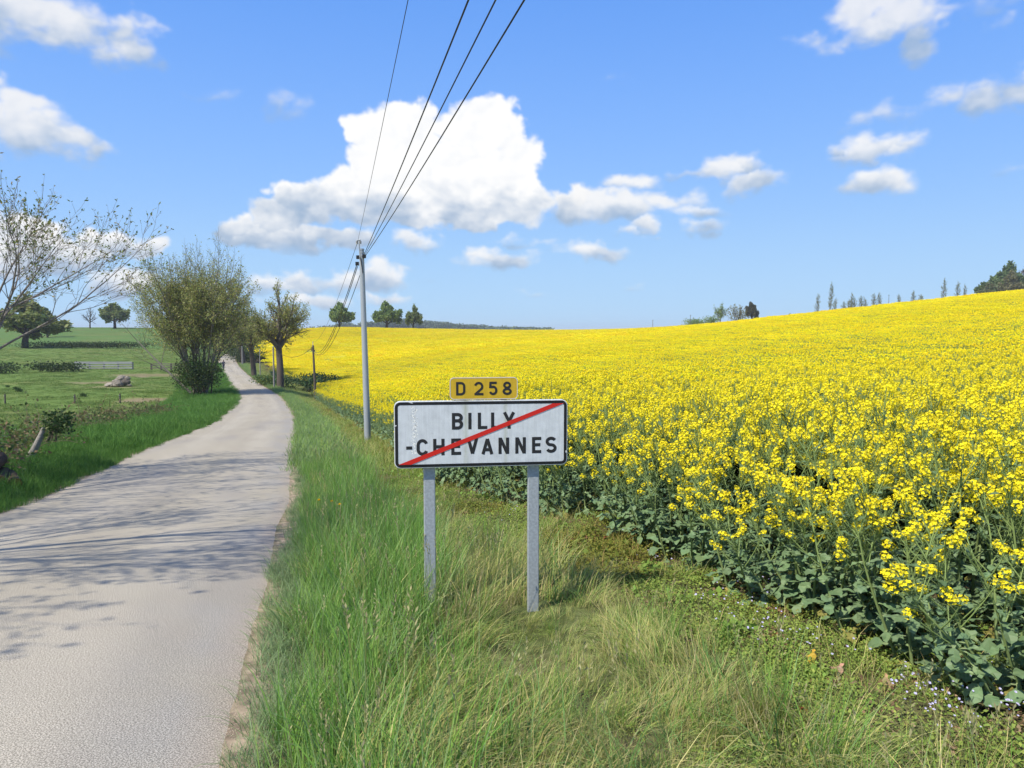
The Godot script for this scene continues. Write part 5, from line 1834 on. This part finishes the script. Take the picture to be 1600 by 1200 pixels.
func field_net(bones: Array, cell: float, colors: Array) -> ArrayMesh:
	# a body from tapered capsules joined with a smooth minimum, meshed as surface nets
	var lo := Vector3(9, 9, 9)
	var hi := -lo
	for b in bones:
		for e in [0, 1]:
			lo = lo.min(b[e] - Vector3.ONE * (b[2 + e] + cell * 2.0))
			hi = hi.max(b[e] + Vector3.ONE * (b[2 + e] + cell * 2.0))
	var n := Vector3i(((hi - lo) / cell).ceil()) + Vector3i.ONE
	var val := PackedFloat32Array()
	val.resize(n.x * n.y * n.z)
	for z in n.z:
		for y in n.y:
			for x in n.x:
				var p := lo + Vector3(x, y, z) * cell
				var acc := 0.0
				for b in bones:
					var ab: Vector3 = b[1] - b[0]
					var t := clampf((p - b[0]).dot(ab) / maxf(ab.length_squared(), 1e-8), 0.0, 1.0)
					var dd: float = p.distance_to(b[0] + ab * t) - lerpf(b[2], b[3], t)
					acc += exp(-dd * 70.0)
				val[x + n.x * (y + n.y * z)] = -log(maxf(acc, 1e-30)) / 70.0
	var m := MB.new()
	var vert := {}
	for z in n.z - 1:
		for y in n.y - 1:
			for x in n.x - 1:
				var s := Vector3.ZERO
				var c := 0
				for e in 12:
					var ax := e / 4
					var o1 := e % 2
					var o2 := (e / 2) % 2
					var a := Vector3i(x, y, z)
					a[(ax + 1) % 3] += o1
					a[(ax + 2) % 3] += o2
					var b := a
					b[ax] += 1
					var va := val[a.x + n.x * (a.y + n.y * a.z)]
					var vb := val[b.x + n.x * (b.y + n.y * b.z)]
					if (va < 0.0) != (vb < 0.0):
						s += Vector3(a).lerp(Vector3(b), va / (va - vb))
						c += 1
				if c:
					vert[Vector3i(x, y, z)] = lo + s / c * cell
	for z in range(1, n.z - 1):
		for y in range(1, n.y - 1):
			for x in range(1, n.x - 1):
				for ax in 3:
					var b := Vector3i(x, y, z)
					b[ax] += 1
					var va := val[x + n.x * (y + n.y * z)]
					var vb := val[b.x + n.x * (b.y + n.y * b.z)]
					if (va < 0.0) == (vb < 0.0):
						continue
					var u := Vector3i.ZERO
					var v := Vector3i.ZERO
					u[(ax + 1) % 3] = 1
					v[(ax + 2) % 3] = 1
					var c := Vector3i(x, y, z)
					var q := [c, c - u, c - u - v, c - v]
					if not (vert.has(q[0]) and vert.has(q[1]) and vert.has(q[2]) and vert.has(q[3])):
						continue
					var out := Vector3.ZERO
					out[ax] = 1.0 if va < 0.0 else -1.0
					var mid: Vector3 = (vert[q[0]] + vert[q[2]]) * 0.5
					var col: Color = colors[0][1]
					for k in colors:
						if mid.y >= k[0]:
							col = k[1]
					m.tri_n(vert[q[0]], vert[q[1]], vert[q[2]], out, out, out, col)
					m.tri_n(vert[q[0]], vert[q[2]], vert[q[3]], out, out, out, col)
	for i in range(0, m.v.size(), 3):
		var nn := (m.v[i + 2] - m.v[i]).cross(m.v[i + 1] - m.v[i]).normalized()
		m.n[i] = nn
		m.n[i + 1] = nn
		m.n[i + 2] = nn
	return m.commit(M.timber)

func build_small():
	# left pasture
	rail_fence(on_ground(-63.8, 115.0), 9.0, [0.25, 0.62, 0.95, 1.15], 5, 1.2, Color(0.50, 0.51, 0.52), "long grey rail fence of four bars in the pasture, left one", 0.09)
	rail_fence(on_ground(-53.3, 115.0), 6.2, [0.35, 0.72, 1.0], 5, 1.1, Color(0.27, 0.24, 0.21), "brown wooden rail fence in the pasture by the big tree, right one", 0.07)
	var heap := thing("stone_heap", on_ground(-42.9, 80.0), "small heap of pale boulders and earth in the pasture", "stone heap")
	for q in [[-0.75, 0.2, 0.3, 0.34, 0.6], [-0.4, 0.22, 0.4, 0.36, 0.55], [0.0, 0.45, 0.0, 0.5, 0.42], [0.3, 0.85, -0.1, 0.4, 0.45], [0.78, 0.45, 0.0, 0.5, 0.2], [0.9, 0.85, -0.2, 0.36, 0.4], [0.3, 0.3, 0.45, 0.4, 0.35], [-1.1, 0.12, 0.2, 0.26, 0.6], [-0.3, 0.55, 0.15, 0.24, 0.5], [0.1, 0.15, 0.6, 0.25, 0.55], [0.55, 0.2, 0.5, 0.22, 0.45], [-0.9, 0.1, 0.6, 0.18, 0.62], [0.55, 1.02, -0.15, 0.22, 0.5], [1.25, 0.12, 0.1, 0.2, 0.4]]:
		part("boulder", rock(int(q[3] * 100 + q[0] * 10), q[3], Color(q[4], q[4] * 0.9, q[4] * 0.74)), heap, Vector3(q[0], q[1], q[2]))
	var stake: Node3D
	for q in [[-41.5, "left"], [-35.8, "middle"], [-32.1, "right"]]:
		var lab := "short wooden fence stake in the pasture below the verge, %s of three" % q[1]
		if stake == null:
			stake = thing("fence_stake", on_ground(q[0], 60.0), lab, "fence post", "fence stakes in the pasture")
			var m := MB.new()
			m.tube(PackedVector3Array([Vector3(0, -0.2, 0), Vector3(0.03, 0.8, 0)]), PackedFloat32Array([0.07, 0.06]), 7, Color(0.22, 0.19, 0.16), true)
			part("stake", m.commit(M.timber), stake)
			var wm := MB.new()
			wm.box(Vector3(-0.02, 0.6, 0.06), Vector3(0.02, 0.66, 0.09), Color(0.3, 0.3, 0.3))
			part("staple", wm.commit(M.zinc), stake)
		else:
			copy_of(stake, on_ground(q[0], 60.0), lab)
	var clump: Node3D
	for q in [[-48.5, 72.0, 1.0, "dark tussock in the pasture, largest of the four"], [-50.8, 75.0, 0.8, "dark tussock in the pasture, left of the largest"], [-54.0, 78.5, 0.6, "small dark tussock in the pasture, farthest left"], [-39.0, 66.5, 0.9, "dark tussock in the pasture, rightmost of four"]]:
		if clump == null:
			var b := bush(3, Vector3(1.0, 0.45, 0.8), 260, 0.12, [Color(0.05, 0.10, 0.025), Color(0.07, 0.12, 0.03)], 4)
			clump = plant_tree("tussock", on_ground(q[0], q[1]), q[3], b[0], b[1], "dark tussocks in the pasture", "plant")
			clump.get_node("trunk").name = "stalks"
			clump.get_node("crown").name = "foliage"
		else:
			copy_of(clump, on_ground(q[0], q[1]), q[3]).scale = Vector3.ONE * q[2]
	# bramble along the top of the left bank
	rng.seed = 88
	var wd := MB.new()
	var lf := MB.new()
	var w := 11.0
	while w < 38.0:
		for i in 9:
			var ww := w + rf(0, 0.5)
			var x := look(road_c, ww) - lerpf(3.9, 5.2, smoothstep(11.0, 24.0, ww)) + rf(-0.7, 0.7)
			if x < -0.8 * ww: continue
			var p := on_ground(x, ww, 0.05)
			var d := Vector3(rf(-1, 1), rf(0.4, 1.4), rf(-1, 1)).normalized()
			var pts := PackedVector3Array([p])
			var rr := PackedFloat32Array([0.008])
			var l := rf(0.5, 1.2)
			for j in 5:
				d = (d - UPV * 0.28 + Vector3(rf(-1, 1), rf(-1, 1), rf(-1, 1)) * 0.16).normalized()
				pts.append(pts[j] + d * l / 5.0)
				rr.append(0.008 - 0.0011 * j)
			wd.tube(pts, rr, 3, vary(Color(0.22, 0.16, 0.11), 0.3))
			for j in 11:
				var q := pts[1 + rng.randi() % 5] + Vector3(rf(-0.06, 0.06), rf(-0.03, 0.06), rf(-0.06, 0.06))
				var ld := Vector3(rf(-1, 1), rf(-0.3, 1), rf(-1, 1)).normalized()
				var col: Color = [Color(0.12, 0.16, 0.05), Color(0.24, 0.17, 0.09), Color(0.09, 0.14, 0.04), Color(0.17, 0.20, 0.05)][rng.randi() % 4]
				lf.leaf(q, ld, ld.cross(Vector3(rf(-1, 1), rf(-1, 1), rf(-1, 1))).normalized(), rf(0.05, 0.1), 0.055, vary(col, 0.2))
		w += 0.22
	var br := thing("bramble_hedge", Vector3.ZERO, "low straggling bramble hedge along the top of the left bank", "hedge")
	part("stems", wd.commit(M.twig), br)
	part("leaves", lf.commit(M.leaf), br)
	# a broken trunk leaning out of it and a heap of cut wood
	var lg := thing("leaning_trunk", on_ground(-9.1, 14.0, 0.25), "pale broken trunk leaning out of the bramble hedge with leafy suckers", "tree trunk")
	var lm := MB.new()
	lm.tube(PackedVector3Array([Vector3(-0.28, -0.3, 0), Vector3(-0.05, 0.08, 0), Vector3(0.1, 0.36, 0), Vector3(0.13, 0.48, 0)]), PackedFloat32Array([0.07, 0.065, 0.055, 0.03]), 9, Color(0.48, 0.45, 0.40), true)
	part("trunk", lm.commit(M.wood), lg)
	var sb := bush(21, Vector3(0.9, 0.55, 0.6), 420, 0.075, [Color(0.05, 0.09, 0.025), Color(0.08, 0.13, 0.035)], 5)
	part("suckers", sb[1].commit(M.leaf), lg, Vector3(0.2, 0.32, 0))
	part("twigs", sb[0].commit(M.twig), lg, Vector3(0.2, 0.32, 0))
	var pile := thing("log_pile", on_ground(-7.98, 11.3, -0.1), "small pile of cut logs with orange ends at the left edge on the bank", "log pile")
	for q in [[-0.2, 0.14, 0.0, 0.13], [0.08, 0.13, 0.05, 0.12], [-0.08, 0.36, 0.0, 0.13], [0.3, 0.12, 0.1, 0.10]]:
		var m := MB.new()
		m.tube(PackedVector3Array([Vector3(0, 0, -0.5), Vector3(0, 0.0, 0.35)]), PackedFloat32Array([q[3], q[3] * 0.95]), 10, Color(0.13, 0.09, 0.065))
		var l := part("log", m.commit(M.timber), pile, Vector3(q[0], q[1] + 0.12, q[2]))
		l.rotation.y = q[0] * 0.6 + 0.5
		var e := MB.new()
		e.tube(PackedVector3Array([Vector3(0, 0, 0.34), Vector3(0, 0, 0.36)]), PackedFloat32Array([q[3] * 0.94, q[3] * 0.93]), 10, Color(0.40, 0.22, 0.08), true)
		part("cut_end", e.commit(M.timber), l)
	# stones on the road's edge
	rng.seed = 61
	var gm := MB.new()
	gm.blob(Vector3.ZERO, Vector3(1.0, 0.6, 0.8), 3, 5, Color(0.40, 0.33, 0.25), fine, 0.3)
	var gi := Inst.new()
	for i in 9000:
		var ww := 2.2 + pow(rng.randf(), 2.0) * 24.0
		var side := 1.0 if rng.randf() < 0.75 else -1.0
		var s := side * (1.80 + rf(-0.3, 0.12) * rng.randf() * 1.4)
		var x := look(road_c, ww) + s
		var r := rf(0.0015, 0.004)
		var y := maxf(ground(x, ww), look(road_h, ww) + EYE + 0.002 if absf(s) < 1.66 else -99.0)
		gi.add(Vector3(x, y + r * 0.2, -ww), Basis(UPV, rf(0, TAU)).scaled(Vector3.ONE * r), Color(1, 1, 1) * rf(0.7, 1.3))
	for i in 5000:
		var ww := 2.3 + pow(rng.randf(), 1.6) * 9.0
		var s := rf(-1.75, 1.75)
		var r := rf(0.001, 0.0028)
		var c := look(road_h, ww) + EYE + 0.035 * (1.0 - s * s / 3.24) + 0.004
		gi.add(Vector3(look(road_c, ww) + s * 1.03, c, -ww), Basis(UPV, rf(0, TAU)).scaled(Vector3.ONE * r), Color(1, 1, 1) * (rf(0.35, 0.6) if rng.randf() < 0.5 else rf(1.1, 1.6)))
	var gr := mm("roadside_gravel", gm.commit(M.twig), gi, self)
	tag(gr, "loose sandy gravel along the worn road edge", "gravel", "", "stuff")
	# dead leaves fallen from the crop
	var lab := ["large orange dead leaf lying at the foot of the rapeseed", "yellow dying leaf at the foot of the rapeseed, below the orange one", "pale pinkish dead leaf under the rapeseed stems", "rust brown dead leaf on the bare earth patch", "small rust dead leaf right of the bare earth patch", "curled tan dead leaf under the nearest rapeseed plant", "reddish dead leaf at the crop edge right of the sign post", "tan dead leaf farthest along the crop edge"]
	var spots := [[1.40, 3.85, Color(0.55, 0.24, 0.11)], [1.50, 3.55, Color(0.58, 0.42, 0.06)], [1.56, 3.4, Color(0.50, 0.34, 0.25)], [1.05, 3.02, Color(0.42, 0.17, 0.07)], [1.22, 3.02, Color(0.38, 0.15, 0.06)], [1.72, 3.25, Color(0.42, 0.32, 0.19)], [0.78, 6.2, Color(0.45, 0.18, 0.09)], [0.3, 7.1, Color(0.46, 0.36, 0.22)]]
	for i in 8:
		rng.seed = 300 + i
		var m := MB.new()
		rape_leaf(m, Vector3(-0.05, 0.03, 0), Vector3(1, 0.35, 0.2).normalized(), rf(0.07, 0.11), rf(0.045, 0.065), 1.9, Color(spots[i][2].r * 0.85, spots[i][2].g * 0.8, spots[i][2].b * 0.75))
		var o := MeshInstance3D.new()
		o.name = numbered("dead_leaf")
		o.mesh = m.commit(M.rape_leaf)
		add_child(o)
		o.position = on_ground(spots[i][0], spots[i][1], 0.03)
		o.rotation.y = rf(0, TAU)
		tag(o, lab[i], "dead leaf", "dead leaves under the rapeseed")
	# pale violet flowers
	rng.seed = 71
	var vm := MB.new()
	for i in 5:
		var a := TAU * i / 5.0
		var d := Vector3(cos(a), 0.3, sin(a)).normalized()
		vm.leaf(Vector3.ZERO, d, d.cross(UPV).normalized(), 0.007, 0.007, Color(0.55, 0.53, 0.78))
	var vi := Inst.new()
	for i in 900:
		var ww := 2.7 + pow(rng.randf(), 1.4) * 5.0
		var x := look(field_e, ww) + rf(-0.55, 0.35)
		if ww < 3.5: x += 0.25
		var nz := fine.get_noise_2d(x * 1.1 + 40.0, ww * 1.1)
		if nz < 0.12 or rng.randf() < 0.4: continue
		vi.add(on_ground(x, ww, rf(0.05, 0.12)), Basis(Vector3(1, 0, 0), rf(0.0, 0.7)) * Basis(UPV, rf(0, TAU)).scaled(Vector3.ONE * rf(0.6, 1.2)), Color(1, 1, 1) * rf(0.9, 1.1))
	for i in 70:
		var ww := rf(2.72, 3.15)
		var x := rf(1.62, 2.1)
		if fine.get_noise_2d(x * 2.5 + 11.0, ww * 2.5) < -0.1: continue
		vi.add(on_ground(x, ww, rf(0.07, 0.13)), Basis(Vector3(1, 0, 0), rf(0.0, 0.9)) * Basis(UPV, rf(0, TAU)).scaled(Vector3.ONE * rf(0.6, 1.15)), Color(1.0, 1.0, 1.0) * rf(0.9, 1.1))
	var vo := mm("violet_flowers", vm.commit(M.petal), vi, self)
	tag(vo, "tiny pale violet flowers scattered under the edge of the rapeseed", "wildflowers", "", "stuff")
	# dandelions in the verge
	var dan: Node3D
	for q in [[-2.02, 7.6, "left"], [-1.86, 7.5, "middle"], [-1.72, 7.25, "right"]]:
		var l := "yellow dandelion in the tall green verge grass, %s of three" % q[2]
		if dan == null:
			dan = thing("dandelion", on_ground(q[0], q[1]), l, "flower", "dandelions in the verge")
			var m := MB.new()
			rng.seed = 5
			for i in 40:
				var d := Vector3(rf(-1, 1), rf(0.1, 0.8), rf(-1, 1)).normalized()
				m.leaf(Vector3(0, 0.36, 0), d, d.cross(UPV).normalized(), 0.022, 0.006, Color(0.85, 0.55, 0.01))
			part("flower_head", m.commit(M.petal), dan)
			var sm := MB.new()
			sm.tube(PackedVector3Array([Vector3.ZERO, Vector3(0.01, 0.36, 0)]), PackedFloat32Array([0.002, 0.002]), 4, STEM)
			part("stem", sm.commit(M.rape_leaf), dan)
		else:
			copy_of(dan, on_ground(q[0], q[1]), l)
	# somebody walking far down the lane
	var per := thing("person", on_ground(-49.4, 126.0, 0.06), "person in dark clothes walking far down the lane", "person")
	var bones := [
		[Vector3(-0.1, 0.05, -0.12), Vector3(-0.09, 0.48, 0.02), 0.05, 0.06], [Vector3(-0.09, 0.48, 0.02), Vector3(-0.08, 0.9, 0), 0.065, 0.09], [Vector3(-0.1, 0.04, -0.12), Vector3(-0.11, 0.035, 0.06), 0.04, 0.035],
		[Vector3(0.1, 0.05, 0.14), Vector3(0.09, 0.48, 0.06), 0.05, 0.06], [Vector3(0.09, 0.48, 0.06), Vector3(0.08, 0.9, 0), 0.065, 0.09], [Vector3(0.1, 0.04, 0.14), Vector3(0.11, 0.035, 0.3), 0.04, 0.035],
		[Vector3(0, 0.92, 0), Vector3(0, 1.18, 0), 0.135, 0.125], [Vector3(0, 1.18, 0), Vector3(0, 1.38, 0), 0.14, 0.12], [Vector3(-0.15, 1.38, 0), Vector3(0.15, 1.38, 0), 0.06, 0.06],
		[Vector3(-0.19, 1.37, 0), Vector3(-0.24, 1.09, 0.06), 0.05, 0.042], [Vector3(-0.24, 1.09, 0.06), Vector3(-0.22, 0.84, 0.16), 0.04, 0.033], [Vector3(0.19, 1.37, 0), Vector3(0.24, 1.09, -0.05), 0.05, 0.042], [Vector3(0.24, 1.09, -0.05), Vector3(0.22, 0.84, 0.02), 0.04, 0.033],
		[Vector3(0, 1.4, 0), Vector3(0, 1.5, 0.01), 0.055, 0.05], [Vector3(0, 1.56, 0.02), Vector3(0, 1.66, 0.0), 0.08, 0.095]]
	part("body", field_net(bones, 0.035, [[-1.0, Color(0.06, 0.06, 0.08)], [0.12, Color(0.07, 0.08, 0.13)], [0.92, Color(0.13, 0.13, 0.17)], [1.47, Color(0.45, 0.3, 0.22)], [1.64, Color(0.08, 0.06, 0.05)]]), per)
	# thin posts standing in the far field
	var fp: Node3D
	for q in [[167.5, 329.0, 8.0, "tall thin pole on the right skyline by the small bush"], [61.0, 320.0, 5.0, "thin pole on the field crest left of the low bushes"], [78.5, 325.0, 6.5, "thin pole just left of the long green bush"]]:
		if fp == null:
			fp = thing("far_pole", on_ground(q[0], q[1]), q[3], "utility pole", "thin poles on the field crest")
			part("shaft", pole_mesh(8.0, 0.11, 0.08, Vector2.ZERO, M.timber, Color(0.2, 0.18, 0.16)), fp)
			tube_part("crossbar", fp, [Vector3(-0.4, 7.7, 0), Vector3(0.4, 7.7, 0)], 0.05, M.timber, Color(0.2, 0.18, 0.16))
		else:
			copy_of(fp, on_ground(q[0], q[1]), q[3]).scale = Vector3(1, q[2] / 8.0, 1)

func _ready():
	camera_and_light()
	prepare_ground()
	prepare_materials()
	build_ground()
	build_sign()
	build_poles()
	build_trees()
	build_field()
	build_grass()
	build_small()
